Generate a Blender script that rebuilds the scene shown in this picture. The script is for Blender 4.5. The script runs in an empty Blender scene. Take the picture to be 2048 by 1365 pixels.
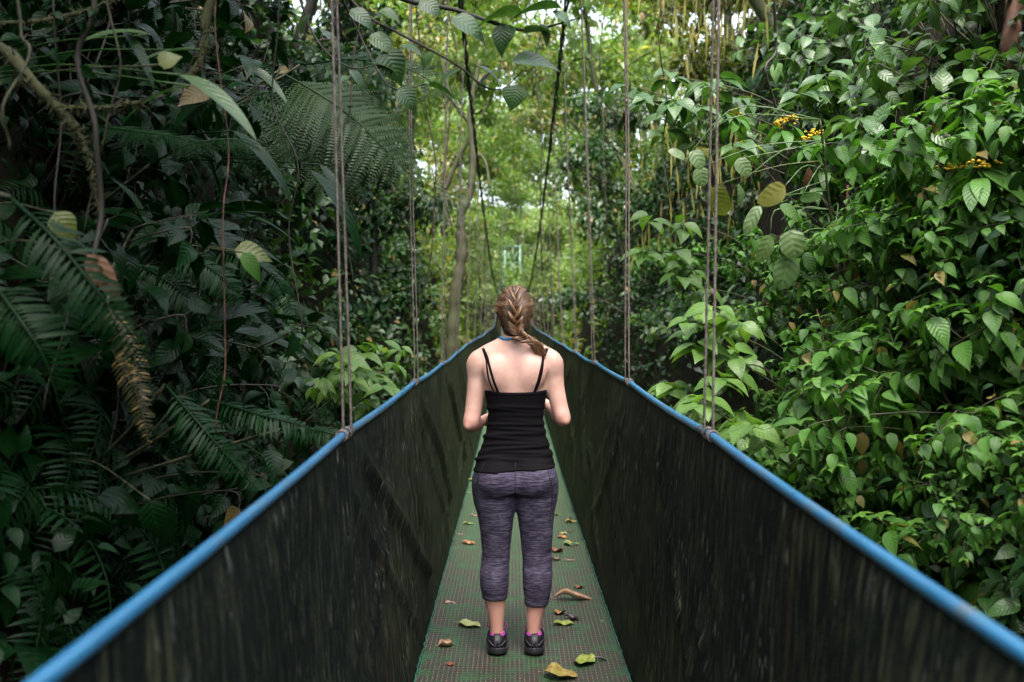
import bpy, math, random
import numpy as np
from mathutils import Vector, Matrix
from mathutils.bvhtree import BVHTree
R = math.radians
sc = bpy.context.scene
col = sc.collection
rng = np.random.default_rng(7)
random.seed(7)

# ------------------------------------------------------------------ camera, light, exposure
EYE = 1.56; FPX = 1991.0; PITCH = math.atan(42.5 / FPX)
cam_d = bpy.data.cameras.new('camera'); cam = bpy.data.objects.new('camera', cam_d); col.objects.link(cam)
cam.location = (0, 0, EYE); cam.rotation_euler = (R(90) - PITCH, 0, 0)
cam_d.lens = 35; cam_d.sensor_width = 36; cam_d.clip_start = .05; cam_d.clip_end = 600
cam_d.dof.use_dof = True; cam_d.dof.focus_distance = 4.6; cam_d.dof.aperture_fstop = 2.8
sc.camera = cam
SUN_EL, SUN_AZ = 64, 184          # azimuth clockwise from +Y: high, from behind the camera
w = bpy.data.worlds.new("World"); sc.world = w; w.use_nodes = True
nt = w.node_tree; bg = nt.nodes['Background']
sky = nt.nodes.new('ShaderNodeTexSky'); sky.sky_type = 'NISHITA'; sky.sun_disc = False
sky.sun_elevation = R(SUN_EL); sky.sun_rotation = R(SUN_AZ); sky.air_density = .7; sky.dust_density = 6; sky.ozone_density = .6
hs = nt.nodes.new('ShaderNodeHueSaturation'); hs.inputs['Saturation'].default_value = .5; nt.links.new(sky.outputs[0], hs.inputs['Color']); nt.links.new(hs.outputs[0], bg.inputs[0])   # bright overcast: a paler sky; bg.inputs[1].default_value = .15
sl = bpy.data.lights.new('sun', 'SUN'); sun = bpy.data.objects.new('sun', sl); col.objects.link(sun)
sl.energy = 1.25; sl.angle = R(14); sl.color = (1, .96, .88)
az = R(SUN_AZ); el = R(SUN_EL)
sdir = Vector((math.sin(az) * math.cos(el), math.cos(az) * math.cos(el), math.sin(el)))
sun.rotation_euler = sdir.to_track_quat('Z', 'Y').to_euler(); sun.location = (0, 0, 30)
sc.view_settings.view_transform = 'Standard'; sc.view_settings.look = 'None'
sc.view_settings.exposure = .34; sc.view_settings.gamma = 1; sc.view_settings.use_curve_mapping = False
sc.render.engine = 'CYCLES'
cy = sc.cycles
cy.max_bounces = 6; cy.diffuse_bounces = 3; cy.glossy_bounces = 2; cy.transmission_bounces = 3; cy.transparent_max_bounces = 6
cy.caustics_reflective = False; cy.caustics_refractive = False; cy.sample_clamp_indirect = 4

def P(px, py, d):
    """point on the photograph's pixel (2048 wide) at depth d metres in front of the camera"""
    a = (px - 1024) / FPX; b = -(py - 682.5) / FPX
    c, s = math.cos(PITCH), math.sin(PITCH)
    v = np.array([a, c + b * s, -s + b * c])
    return np.array([0, 0, EYE]) + v * (d / v[1])

# ------------------------------------------------------------------ object helpers
def tag(o, label=None, cat=None, group=None, kind=None):
    if label: o['label'] = label
    if cat: o['category'] = cat
    if group: o['group'] = group
    if kind: o['kind'] = kind
    return o
def empty(name, loc=(0, 0, 0), rz=0):
    o = bpy.data.objects.new(name, None); col.objects.link(o); o.location = loc; o.rotation_euler = (0, 0, rz)
    o.empty_display_size = .1
    return o
def mesh_obj(name, V, F, mat=None, parent=None, luv=None, smooth=True):
    """F: list of face arrays (n,3) / (n,4)"""
    me = bpy.data.meshes.new(name)
    V = np.ascontiguousarray(V, dtype=np.float32)
    me.vertices.add(len(V)); me.vertices.foreach_set('co', V.ravel())
    F = [np.asarray(f, dtype=np.int32) for f in F if len(f)]
    loops = np.concatenate([f.ravel() for f in F]); sizes = np.concatenate([np.full(len(f), f.shape[1], np.int32) for f in F])
    me.loops.add(len(loops)); me.loops.foreach_set('vertex_index', loops)
    me.polygons.add(len(sizes))
    starts = np.concatenate([[0], np.cumsum(sizes)[:-1]]).astype(np.int32)
    me.polygons.foreach_set('loop_start', starts)
    if smooth: me.polygons.foreach_set('use_smooth', np.ones(len(sizes), bool))
    if luv is not None:
        a = me.attributes.new('luv', 'FLOAT_VECTOR', 'POINT'); a.data.foreach_set('vector', np.ascontiguousarray(luv, np.float32).ravel())
    me.update(calc_edges=True); me.validate(verbose=False)
    o = bpy.data.objects.new(name, me); col.objects.link(o)
    if mat: me.materials.append(mat)
    if parent: o.parent = parent
    return o
class MB:
    def __init__(s): s.v = []; s.q = []; s.t = []; s.l = []; s.n = 0
    def add(s, V, Q=None, T=None, L=None):
        V = np.asarray(V, float)
        if Q is not None and len(Q): s.q.append(np.asarray(Q) + s.n)
        if T is not None and len(T): s.t.append(np.asarray(T) + s.n)
        s.v.append(V); s.l.append(np.zeros((len(V), 3)) if L is None else np.asarray(L, float)); s.n += len(V)
    def build(s, name, mat=None, parent=None, smooth=True):
        F = []
        if s.q: F.append(np.concatenate(s.q))
        if s.t: F.append(np.concatenate(s.t))
        return mesh_obj(name, np.concatenate(s.v), F, mat, parent, np.concatenate(s.l), smooth)
    def tube(s, pts, r, n=8, cap=True, rnd=None, flat=1.0):
        pts = np.asarray(pts, float); m = len(pts); r = np.broadcast_to(np.asarray(r, float), (m,))
        T = np.gradient(pts, axis=0); T /= np.linalg.norm(T, axis=1)[:, None] + 1e-12
        up = np.array([0, 0, 1.]) if abs(T[0][2]) < .9 else np.array([0, 1., 0])
        N = np.cross(up, T[0]); N /= np.linalg.norm(N)
        a = np.linspace(0, 2 * math.pi, n, endpoint=False); V = []
        for i in range(m):
            N = N - T[i] * N.dot(T[i]); N /= np.linalg.norm(N) + 1e-12; B = np.cross(T[i], N)
            V.append(pts[i] + r[i] * (np.cos(a)[:, None] * N + flat * np.sin(a)[:, None] * B))
        V = np.concatenate(V); i = np.arange(m - 1)[:, None] * n; j = np.arange(n)[None]; j2 = (j + 1) % n
        Q = np.stack([i + j, i + j2, i + n + j2, i + n + j], -1).reshape(-1, 4)
        rr = random.random() if rnd is None else rnd
        L = np.stack([np.tile(a / math.pi - 1, m), np.repeat(np.linspace(0, 1, m), n), np.full(m * n, rr)], 1)
        k = len(V)
        if cap:
            V = np.concatenate([V, pts[:1], pts[-1:]]); L = np.concatenate([L, L[:1], L[-1:]])
            jj = np.arange(n); j3 = (jj + 1) % n
            T3 = np.concatenate([np.stack([np.full(n, k), j3, jj], 1), np.stack([np.full(n, k + 1), k - n + jj, k - n + j3], 1)])
            s.add(V, Q, T3, L)
        else: s.add(V, Q, None, L)
    def box(s, c, d, rz=0):
        c = np.asarray(c, float); x, y, z = np.asarray(d) / 2
        V = np.array([(a * x, b * y, e * z) for e in (-1, 1) for a, b in ((-1, -1), (1, -1), (1, 1), (-1, 1))], float)
        ca, sa = math.cos(rz), math.sin(rz); V = V @ np.array([[ca, sa, 0], [-sa, ca, 0], [0, 0, 1]]) + c
        s.add(V, [(3, 2, 1, 0), (4, 5, 6, 7), (0, 1, 5, 4), (1, 2, 6, 5), (2, 3, 7, 6), (3, 0, 4, 7)])

def spline(pts, n):
    """Catmull-Rom through pts, n points"""
    p = np.asarray(pts, float); p = np.concatenate([[2 * p[0] - p[1]], p, [2 * p[-1] - p[-2]]])
    t = np.linspace(0, len(p) - 3 - 1e-6, n); i = t.astype(int); f = (t - i)[:, None]
    a, b, c, d = p[i], p[i + 1], p[i + 2], p[i + 3]
    return .5 * (2 * b + (c - a) * f + (2 * a - 5 * b + 4 * c - d) * f ** 2 + (3 * b - a - 3 * c + d) * f ** 3)

# smooth value noise in numpy (1-3 D)
_tab = np.random.default_rng(3).random((64, 64, 64)) * 2 - 1
def vnoise(p, scale=1.0, seed=0):
    p = np.asarray(p, float) * scale + seed * 7.31; i = np.floor(p).astype(int); f = p - i; f = f * f * (3 - 2 * f); o = 0
    for dx in (0, 1):
        for dy in (0, 1):
            for dz in (0, 1):
                wgt = (f[..., 0] if dx else 1 - f[..., 0]) * (f[..., 1] if dy else 1 - f[..., 1]) * (f[..., 2] if dz else 1 - f[..., 2])
                o = o + wgt * _tab[(i[..., 0] + dx) % 64, (i[..., 1] + dy) % 64, (i[..., 2] + dz) % 64]
    return o
def interp(x, keys, j=1):
    k = np.asarray(keys, float); return np.interp(x, k[:, 0], k[:, j])

# ------------------------------------------------------------------ materials
def newmat(name):
    m = bpy.data.materials.new(name); m.use_nodes = True
    n = m.node_tree.nodes; return m, m.node_tree, n['Principled BSDF'], n['Material Output']
def N(nt, t, **k):
    n = nt.nodes.new(t)
    for a, b in k.items(): setattr(n, a, b)
    return n
def math_(nt, op, a, b=None, clamp=False):
    n = nt.nodes.new('ShaderNodeMath'); n.operation = op; n.use_clamp = clamp
    for i, v in enumerate((a, b)):
        if v is None: continue
        if isinstance(v, (int, float)): n.inputs[i].default_value = v
        else: nt.links.new(v, n.inputs[i])
    return n.outputs[0]
def mixc(nt, f, a, b, mode='MIX'):
    n = nt.nodes.new('ShaderNodeMix'); n.data_type = 'RGBA'; n.blend_type = mode
    for s, v in ((n.inputs[0], f), (n.inputs[6], a), (n.inputs[7], b)):
        if isinstance(v, (int, float)): s.default_value = v
        elif isinstance(v, tuple): s.default_value = (*v, 1)
        else: nt.links.new(v, s)
    return n.outputs[2]
def coords(nt, scale=(1, 1, 1), kind='Object'):
    tc = N(nt, 'ShaderNodeTexCoord'); mp = N(nt, 'ShaderNodeMapping'); mp.inputs['Scale'].default_value = scale
    nt.links.new(tc.outputs[kind], mp.inputs[0]); return mp.outputs[0]
def noise(nt, vec, scale, detail=3, rough=.5, dist=0):
    n = N(nt, 'ShaderNodeTexNoise'); n.inputs['Scale'].default_value = scale; n.inputs['Detail'].default_value = detail
    n.inputs['Roughness'].default_value = rough; n.inputs['Distortion'].default_value = dist
    if vec is not None: nt.links.new(vec, n.inputs['Vector'])
    return n.outputs['Fac']
def ramp(nt, f, *st):
    n = N(nt, 'ShaderNodeValToRGB'); e = n.color_ramp.elements
    while len(e) < len(st): e.new(.5)
    for i, (p, c) in enumerate(st):
        e[i].position = p; e[i].color = (*c, 1) if isinstance(c, tuple) else (c, c, c, 1)
    nt.links.new(f, n.inputs[0]); return n.outputs[0]
def bump(nt, bs, h, strength=.3, dist=.01):
    b = N(nt, 'ShaderNodeBump'); b.inputs['Strength'].default_value = strength; b.inputs['Distance'].default_value = dist
    nt.links.new(h, b.inputs['Height']); nt.links.new(b.outputs[0], bs.inputs['Normal'])
def simple(name, c, rough=.6, nscale=None, amt=.25, metal=0, spec=.5, stretch=(1, 1, 1), bstr=0, c2=None):
    m, nt, bs, out = newmat(name); bs.inputs['Roughness'].default_value = rough; bs.inputs['Metallic'].default_value = metal
    bs.inputs['Specular IOR Level'].default_value = spec
    if nscale:
        f = noise(nt, coords(nt, stretch), nscale, 5, .6)
        c2 = c2 or tuple(min(1, x * (1 - amt * 1.6)) for x in c)
        nt.links.new(ramp(nt, f, (.35, c2), (.62, c)), bs.inputs['Base Color'])
        if bstr: bump(nt, bs, f, bstr)
    else: bs.inputs['Base Color'].default_value = (*c, 1)
    return m
def leafmat(name, dark, light, rough=.38, transl=.25, veins=9, old=(.22, .15, .05), oldfrac=.03, tip=None, spec=.5):
    m, nt, bs, out = newmat(name)
    at = N(nt, 'ShaderNodeAttribute', attribute_name='luv'); sp = N(nt, 'ShaderNodeSeparateXYZ'); nt.links.new(at.outputs['Vector'], sp.inputs[0])
    u, v, r = sp.outputs
    au = math_(nt, 'ABSOLUTE', u)
    oi = N(nt, 'ShaderNodeObjectInfo')
    r2 = math_(nt, 'FRACT', math_(nt, 'MULTIPLY', r, 7.13))
    f = math_(nt, 'ADD', math_(nt, 'MULTIPLY', r2, .7), math_(nt, 'MULTIPLY', oi.outputs['Random'], .3))
    c = mixc(nt, f, dark, light)
    if tip: c = mixc(nt, ramp(nt, r, (.80, 0.), (.86, 1.)), c, tip)
    blot = noise(nt, coords(nt), 22, 3, .6)
    c = mixc(nt, math_(nt, 'MULTIPLY', ramp(nt, blot, (.45, 0.), (.7, 1.)), .45), c, tuple(x * .6 for x in dark))
    if veins:
        sv = math_(nt, 'SINE', math_(nt, 'MULTIPLY', math_(nt, 'SUBTRACT', v, math_(nt, 'MULTIPLY', au, .22)), veins * 6.283))
        vl = ramp(nt, sv, (.82, 0.), (1., 1.)); mid = ramp(nt, au, (0., 1.), (.09, 0.))
        lines = math_(nt, 'MAXIMUM', math_(nt, 'MULTIPLY', vl, .35), mid)
        c = mixc(nt, math_(nt, 'MULTIPLY', lines, .20), c, tuple(min(1, x * 1.9 + .02) for x in light))
        b = N(nt, 'ShaderNodeBump'); b.inputs['Strength'].default_value = .22; b.inputs['Distance'].default_value = .003
        nt.links.new(math_(nt, 'MULTIPLY', sv, 1.), b.inputs['Height']); nt.links.new(b.outputs[0], bs.inputs['Normal'])
    if oldfrac: c = mixc(nt, ramp(nt, r2, (1 - oldfrac * 1.3, 0.), (1 - oldfrac, .85)), c, old)
    nt.links.new(c, bs.inputs['Base Color'])
    bs.inputs['Roughness'].default_value = rough; bs.inputs['Specular IOR Level'].default_value = spec
    tr = N(nt, 'ShaderNodeBsdfTranslucent'); nt.links.new(mixc(nt, 1., c, (1.7, 1.9, .7), 'MULTIPLY'), tr.inputs[0])
    mx = N(nt, 'ShaderNodeMixShader'); mx.inputs[0].default_value = transl
    nt.links.new(bs.outputs[0], mx.inputs[1]); nt.links.new(tr.outputs[0], mx.inputs[2]); nt.links.new(mx.outputs[0], out.inputs[0])
    return m

# ------------------------------------------------------------------ the bridge
BX = .045                         # centre line of the bridge
def zfloor(y): return np.interp(y, [-4, 0, 4.6, 10, 20, 29, 38, 49], [.12, .03, 0, -.03, .05, .22, 1.05, 2.6])
def zrail(y): return EYE + np.interp(y, [-4, 1, 3, 5, 12, 24, 29, 38, 49], [-.37, -.400, -.355, -.335, -.30, -.24, -.15, .55, 1.9])
HY = np.concatenate([np.arange(.86, 13, 2.12), np.arange(13.58, 48, 2.12)])     # hanger positions
def railz(y, s):
    y = np.asarray(y, float); z = zrail(y)
    k = np.mod(y - .86, 2.12) / 2.12
    sag = -.030 * np.sin(np.pi * k) ** .8
    return z + sag * np.interp(y, [0, 4, 8, 14], [.2, .5, .8, .35]) + .012 * vnoise(np.stack([y, y * 0 + s * 5, y * 0], -1), .5) * np.clip(y / 5 - .5, 0, 1)
def railx(y, s):
    y = np.asarray(y, float); k = np.mod(y - .86, 2.12) / 2.12
    return BX + s * (.55 + .010 * np.sin(np.pi * k) * np.interp(y, [0, 6], [0, 1])) + .02 * vnoise(np.stack([y, y * 0 + s * 9, y * 0], -1), .35) * np.clip(y / 5 - .5, 0, 1)
def floorx(y, s): return BX + s * .47
def cablez(y):
    y = np.asarray(y, float); z = EYE + np.where(y < 30, .85 + .0042 * (y - 30) ** 2, .85 + .012 * (y - 30) ** 2)
    return np.where(y < 0, EYE + 4.63 + (0 - y) * .3, z)
def cablex(y, s): return s * (.46 + .22 * np.clip((7 - np.asarray(y, float)) / 5, 0, 1)) + BX * .3

bridge = tag(empty('suspension_bridge', (BX, 4.6, 0)), 'narrow hanging footbridge with blue handrails and dark mesh sides, leading away through the forest', 'footbridge')
def bpart(mb, name, mat, parent=None, **k):
    o = mb.build(name, mat, parent or bridge, **k); 
    if parent is None: o.location = -Vector(bridge.location)
    return o

def mat_blue():
    m, nt, bs, out = newmat('blue_pipe_paint'); v = coords(nt)
    n1 = noise(nt, v, 9, 6, .65); n2 = noise(nt, coords(nt, (30, 2, 30)), 3, 4, .6)
    c = mixc(nt, ramp(nt, n2, (.3, 0.), (.8, 1.)), (.010, .092, .20), (.030, .16, .31))
    c = mixc(nt, math_(nt, 'MULTIPLY', ramp(nt, n1, (.54, 0.), (.68, 1.)), .7), c, (.07, .09, .09))
    nt.links.new(c, bs.inputs['Base Color']); nt.links.new(ramp(nt, n1, (.3, .22), (.7, .5)), bs.inputs['Roughness']); bs.inputs['Specular IOR Level'].default_value = .8; bump(nt, bs, n1, .12, .002)
    return m
def mat_net():
    m, nt, bs, out = newmat('mildewed_shade_cloth')
    at = N(nt, 'ShaderNodeAttribute', attribute_name='luv'); mp = N(nt, 'ShaderNodeMapping'); mp.inputs['Scale'].default_value = (1, 1, 1)
    nt.links.new(at.outputs['Vector'], mp.inputs[0]); uv = mp.outputs[0]      # x metres along, y metres down, z side
    def st(sx, sy, sc_, d=4, r=.6, off=0):
        q = N(nt, 'ShaderNodeMapping'); q.inputs['Scale'].default_value = (sx, sy, 1); q.inputs['Location'].default_value = (off, off, off); nt.links.new(at.outputs['Vector'], q.inputs[0])
        return noise(nt, q.outputs[0], sc_, d, r)
    base = ramp(nt, st(1, .35, 2.0), (.3, (.004, .0065, .007)), (.55, (.008, .0115, .0105)), (.75, (.016, .016, .010)))
    big = st(1, .5, .9, off=3)
    fine = st(44, 6.5, 1, 7, .72); fl = ramp(nt, fine, (.53, 0.), (.66, 1.))
    c = mixc(nt, math_(nt, 'MULTIPLY', fl, .85), base, (.050, .058, .034))
    mid = st(40, 4.5, 1, 5, .65, 7); ml = math_(nt, 'MULTIPLY', ramp(nt, mid, (.5, 0.), (.66, 1.)), ramp(nt, big, (.4, .15), (.6, 1.)))
    c = mixc(nt, math_(nt, 'MULTIPLY', ml, .75), c, (.080, .090, .048))
    sx_ = N(nt, 'ShaderNodeSeparateXYZ'); nt.links.new(at.outputs['Vector'], sx_.inputs[0]); moss = math_(nt, 'MULTIPLY', ramp(nt, math_(nt, 'DIVIDE', sx_.outputs[0], 12.), (.3, .0), (.7, .55)), ramp(nt, mid, (.35, .2), (.6, 1.)))
    c = mixc(nt, moss, c, (.055, .068, .030))   # algae green, raised further along to paint in the light there
    rust = math_(nt, 'MULTIPLY', ramp(nt, st(5, .12, 1, 2, .5, 13), (.62, 0.), (.74, 1.)), .5)
    c = mixc(nt, rust, c, (.045, .022, .012))
    sp1 = math_(nt, 'MULTIPLY', ramp(nt, st(52, 11, 1, 3, .6, 21), (.61, 0.), (.67, 1.)), ramp(nt, st(3, 1.5, 1, 2, .5, 31), (.45, .0), (.6, 1.)))
    c = mixc(nt, math_(nt, 'MULTIPLY', sp1, .75), c, (.17, .185, .16))
    nt.links.new(c, bs.inputs['Base Color']); bs.inputs['Roughness'].default_value = .7; bs.inputs['Specular IOR Level'].default_value = .04
    q = N(nt, 'ShaderNodeMapping'); q.inputs['Scale'].default_value = (1, 1, 1); nt.links.new(at.outputs['Vector'], q.inputs[0])
    wv = N(nt, 'ShaderNodeTexVoronoi'); wv.inputs['Scale'].default_value = 130; nt.links.new(q.outputs[0], wv.inputs['Vector'])
    h = math_(nt, 'ADD', math_(nt, 'MULTIPLY', wv.outputs['Distance'], .5), math_(nt, 'MULTIPLY', fine, .6)); bump(nt, bs, h, .5, .004)
    return m
def mat_deck():
    m, nt, bs, out = newmat('woven_wire_deck')
    at = N(nt, 'ShaderNodeAttribute', attribute_name='luv'); sp = N(nt, 'ShaderNodeSeparateXYZ'); nt.links.new(at.outputs['Vector'], sp.inputs[0])
    x, y, _ = sp.outputs
    tc = at.outputs['Vector']
    n1 = noise(nt, tc, 7.5, 6, .68); n2 = noise(nt, tc, 14, 4, .6)
    q = N(nt, 'ShaderNodeMapping'); q.inputs['Location'].default_value = (5, 5, 5); nt.links.new(tc, q.inputs[0]); n3 = noise(nt, q.outputs[0], 2.1, 3, .5)
    gap = ramp(nt, n1, (.40, (.030, .018, .012)), (.48, (.022, .021, .011)), (.54, (.017, .040, .014)), (.66, (.020, .078, .027)))
    gap = mixc(nt, ramp(nt, n2, (.5, 0.), (.72, .7)), gap, (.016, .014, .012))
    far = ramp(nt, math_(nt, 'DIVIDE', y, 20.), (.28, 0.), (.5, .55))   # greener and paler further along the deck
    gap = mixc(nt, far, gap, (.07, .16, .06))
    fx = math_(nt, 'ABSOLUTE', math_(nt, 'SUBTRACT', math_(nt, 'FRACT', math_(nt, 'MULTIPLY', x, 47.)), .5))
    line = ramp(nt, fx, (.0, 1.), (.15, 0.))
    dash = ramp(nt, math_(nt, 'SINE', math_(nt, 'MULTIPLY', y, 6.283 / .034)), (.2, .12), (.65, 1.))
    wire = math_(nt, 'MULTIPLY', line, dash)
    wcol = mixc(nt, n3, (.25, .22, .20), (.52, .48, .45))
    wcol = mixc(nt, ramp(nt, n1, (.48, 0.), (.58, .85)), wcol, (.06, .20, .08))
    amt = math_(nt, 'MULTIPLY', wire, ramp(nt, n2, (.3, 1.), (.75, .5)))
    c = mixc(nt, amt, gap, wcol)
    cross = ramp(nt, math_(nt, 'ABSOLUTE', math_(nt, 'SUBTRACT', math_(nt, 'FRACT', math_(nt, 'MULTIPLY', y, 1 / .030)), .5)), (.0, 1.), (.25, 0.))
    c = mixc(nt, math_(nt, 'MULTIPLY', cross, .14), c, (.05, .11, .06))
    nt.links.new(c, bs.inputs['Base Color']); bs.inputs['Roughness'].default_value = .55
    bump(nt, bs, math_(nt, 'ADD', math_(nt, 'MULTIPLY', wire, 1.), math_(nt, 'MULTIPLY', cross, .6)), .8, .006)
    return m
M = dict(blue=mat_blue(), net=mat_net(), deck=mat_deck(),
         rope=simple('old_tan_rope', (.16, .13, .115), .8, 60, .4), cable=simple('black_wire_cable', (.012, .012, .013), .5, 40, .3),
         cord=simple('green_lacing_cord', (.02, .12, .08), .6, 30, .5), steel=simple('weathered_steel', (.10, .11, .11), .5, 30, .5, .6),
         gatepaint=simple('pale_green_paint', (.12, .26, .18), .5, 8, .4), dirty=simple('dirty_coupler', (.09, .13, .16), .6, 40, .5))

# deck
ys = np.arange(-3.5, 49.01, .12); xs = np.linspace(-1, 1, 15)
Y, X = np.meshgrid(ys, xs, indexing='ij')
Z = zfloor(Y) - .018 * (1 - X ** 2) + .006 * vnoise(np.stack([X * 2, Y * 1.2, Y * 0], -1), 1.5)
V = np.stack([BX + X * .47, Y, Z], -1).reshape(-1, 3); n = len(xs)
I = (np.arange(len(ys) - 1)[:, None] * n + np.arange(n - 1)[None]).ravel()
Q = np.stack([I, I + 1, I + n + 1, I + n], -1)
b = MB(); b.add(V, Q, None, np.stack([(X * .47).ravel(), Y.ravel(), np.zeros(X.size)], -1)); V2 = V.copy(); V2[:, 2] -= .012
b.add(V2, Q[:, ::-1]); bpart(b, 'deck', M['deck'])
for y in np.arange(-.2, 49, 2.12):                       # cross bars under the deck
    b = MB(); b.box((BX, y, float(zfloor(y)) - .065), (1.04, .05, .05)); bpart(b, 'crossbar', M['steel'], smooth=False)
for s, nm in ((-1, 'left'), (1, 'right')):
    # shade cloth side
    ys = np.concatenate([np.arange(-3.5, 12, .045), np.arange(12, 49, .12)]); vs = np.linspace(0, 1, 34)
    Y, T = np.meshgrid(ys, vs, indexing='ij')
    zt = railz(Y, s) + .004; zb = zfloor(Y) - .03; xt = railx(Y, s) - s * .004; xb = floorx(Y, s)
    Z = zt + (zb - zt) * T; X = xt + (xb - xt) * T ** .8
    pr = np.stack([Y, Z, Y * 0 + s * 3], -1)
    env = np.clip(T * 6, 0, 1) * np.clip((1 - T) * 5, .15, 1)
    k = np.mod(Y - .86, 2.12) / 2.12
    wr = .020 * vnoise(pr * [1, .5, 1], 1.6) + .010 * vnoise(pr * [1.6, .45, 1], 4, 2)
    for a, c0, wd, am in ((1.0, .35, .028, .026), (-.8, .8, .022, .020), (1.25, .62, .016, .016), (-1.3, .15, .018, .013)):
        am *= 1.7   # diagonal tension folds in every bay
        dd = (T - c0) - a * (k - .5) * .8 + .05 * vnoise(pr, 1.1, 5)
        bay = vnoise(np.stack([np.floor((Y - .86) / 2.12) * 3.3 + s, Y * 0 + a * 4, Y * 0 + c0 * 9], -1), 1.37)
        wr = wr - am * np.exp(-(dd / wd) ** 2) * (.4 + bay)
    X = X + s * wr * env
    V = np.stack([X, Y, Z], -1).reshape(-1, 3); n = len(vs)
    I = (np.arange(len(ys) - 1)[:, None] * n + np.arange(n - 1)[None]).ravel(); Q = np.stack([I, I + 1, I + n + 1, I + n], -1)
    L = np.stack([Y.ravel(), ((zt - zb) * T).ravel(), np.full(Y.size, s * 2.)], -1)
    b = MB(); b.add(V, Q, None, L); V2 = V.copy(); V2[:, 0] += s * .004; b.add(V2, Q[:, ::-1], None, L)
    tag(bpart(b, 'side_panel', M['net']), label='mildew streaked black green mesh cloth on the %s side' % nm)
    # hand rail with couplers
    ys = np.concatenate([np.arange(-3.5, 12, .06), np.arange(12, 49, .2)])
    b = MB(); b.tube(np.stack([railx(ys, s), ys, railz(ys, s) + .012], -1), .0125, 14)
    hr = bpart(b, 'handrail', M['blue'])
    for y in HY[:10]:
        b = MB(); yy = np.linspace(y + .10, y + .15, 4); b.tube(np.stack([railx(yy, s), yy, railz(yy, s) + .012], -1), .0145, 14)
        bpart(b, 'coupler', M['dirty'], hr)
    # lacing cord at the foot of the cloth
    ys = np.arange(-3.4, 48, .02); b = MB()
    b.tube(np.stack([BX + s * (.464 + .002 * np.sin(ys * 60)) + .004 * vnoise(np.stack([ys, ys, ys], -1), 9), ys, zfloor(ys) + .008 + .003 * np.cos(ys * 60)], -1), .005, 5)
    bpart(b, 'lacing_cord', M['cord'])
    # main cable: two strands, with clamps
    ys = np.concatenate([np.arange(-4, 12, .1), np.arange(12, 49.1, .25)]); b = MB()
    for q in (0, math.pi):
        b.tube(np.stack([cablex(ys, s) + .014 * np.cos(ys * 9 + q), ys, cablez(ys) + .012 * np.sin(ys * 9 + q)], -1), .011, 7)
    mc = bpart(b, 'main_cable', M['cable'])
    for y in HY:
        b = MB(); yy = np.linspace(y - .06, y + .06, 4); b.tube(np.stack([cablex(yy, s), yy, cablez(yy)], -1), .021, 8)
        bpart(b, 'clamp', M['cable'], mc)
    for y in HY:                                         # hanger ropes: a loop, two strands parting towards the rail
        top = np.array([float(cablex(y, s)), y, float(cablez(y))]); bot = np.array([float(railx(y, s)), y, float(railz(y, s)) + .01])
        t = np.linspace(0, 1, 26)[:, None]; b = MB(); jit = .012 * vnoise(np.concatenate([t * 3, t * 0 + y, t * 0 + s], 1), 1.)[:, None]
        for q in (-1, 1):
            p = top + (bot - top) * t + np.array([0, 1, 0]) * q * (.006 + .05 * np.clip(t - .35, 0, 1) ** 1.2) + np.array([1, .3, 0]) * jit * 1.2 + np.array([-s * .012, 0, 0]) * (q > 0) * t
            p = np.concatenate([p, [p[-1] + np.array([s * .015, 0, -.02])]])
            wa = np.linspace(0, 12.6, 30); rc = np.array([float(railx(p[-2][1], s)), p[-2][1], float(railz(p[-2][1], s)) + .012])
            b.tube(rc + np.stack([.0165 * np.cos(wa), q * .002 * (wa - 6.3), .0165 * np.sin(wa)], -1), .0036, 5)
            b.tube(p, .0042 if y < 14 else .0034, 5)
        for kz in (.3, .62, .9):                         # small knots
            p = top + (bot - top) * kz; b.tube([p + [0, 0, .012], p, p - [0, 0, .012]], [.005, .009, .005], 6)
        bpart(b, 'hanger_rope', M['rope'])
# entrance frame at the far end
gx = BX - .02
b = MB()
for s in (-1, 1): b.tube([(gx + s * .36, 48.2, 2.0), (gx + s * .36, 48.2, 5.15)], .035, 8)
b.tube([(gx - .42, 48.2, 5.1), (gx + .42, 48.2, 5.1)], .035, 8)
fr = bpart(b, 'end_frame', M['gatepaint']); b = MB()
for a in range(8):
    t = a * math.pi / 4; b.tube([(gx, 48.15, 4.3), (gx + .34 * math.cos(t), 48.15, 4.3 + .75 * math.sin(t))], .016, 6)
bpart(b, 'brace', M['gatepaint'], fr)
for zz in (3.0, 3.4): b = MB(); b.tube([(gx - .36, 48.16, zz), (gx + .36, 48.16, zz)], .018, 6); bpart(b, 'crossbar', M['gatepaint'], fr)

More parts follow.
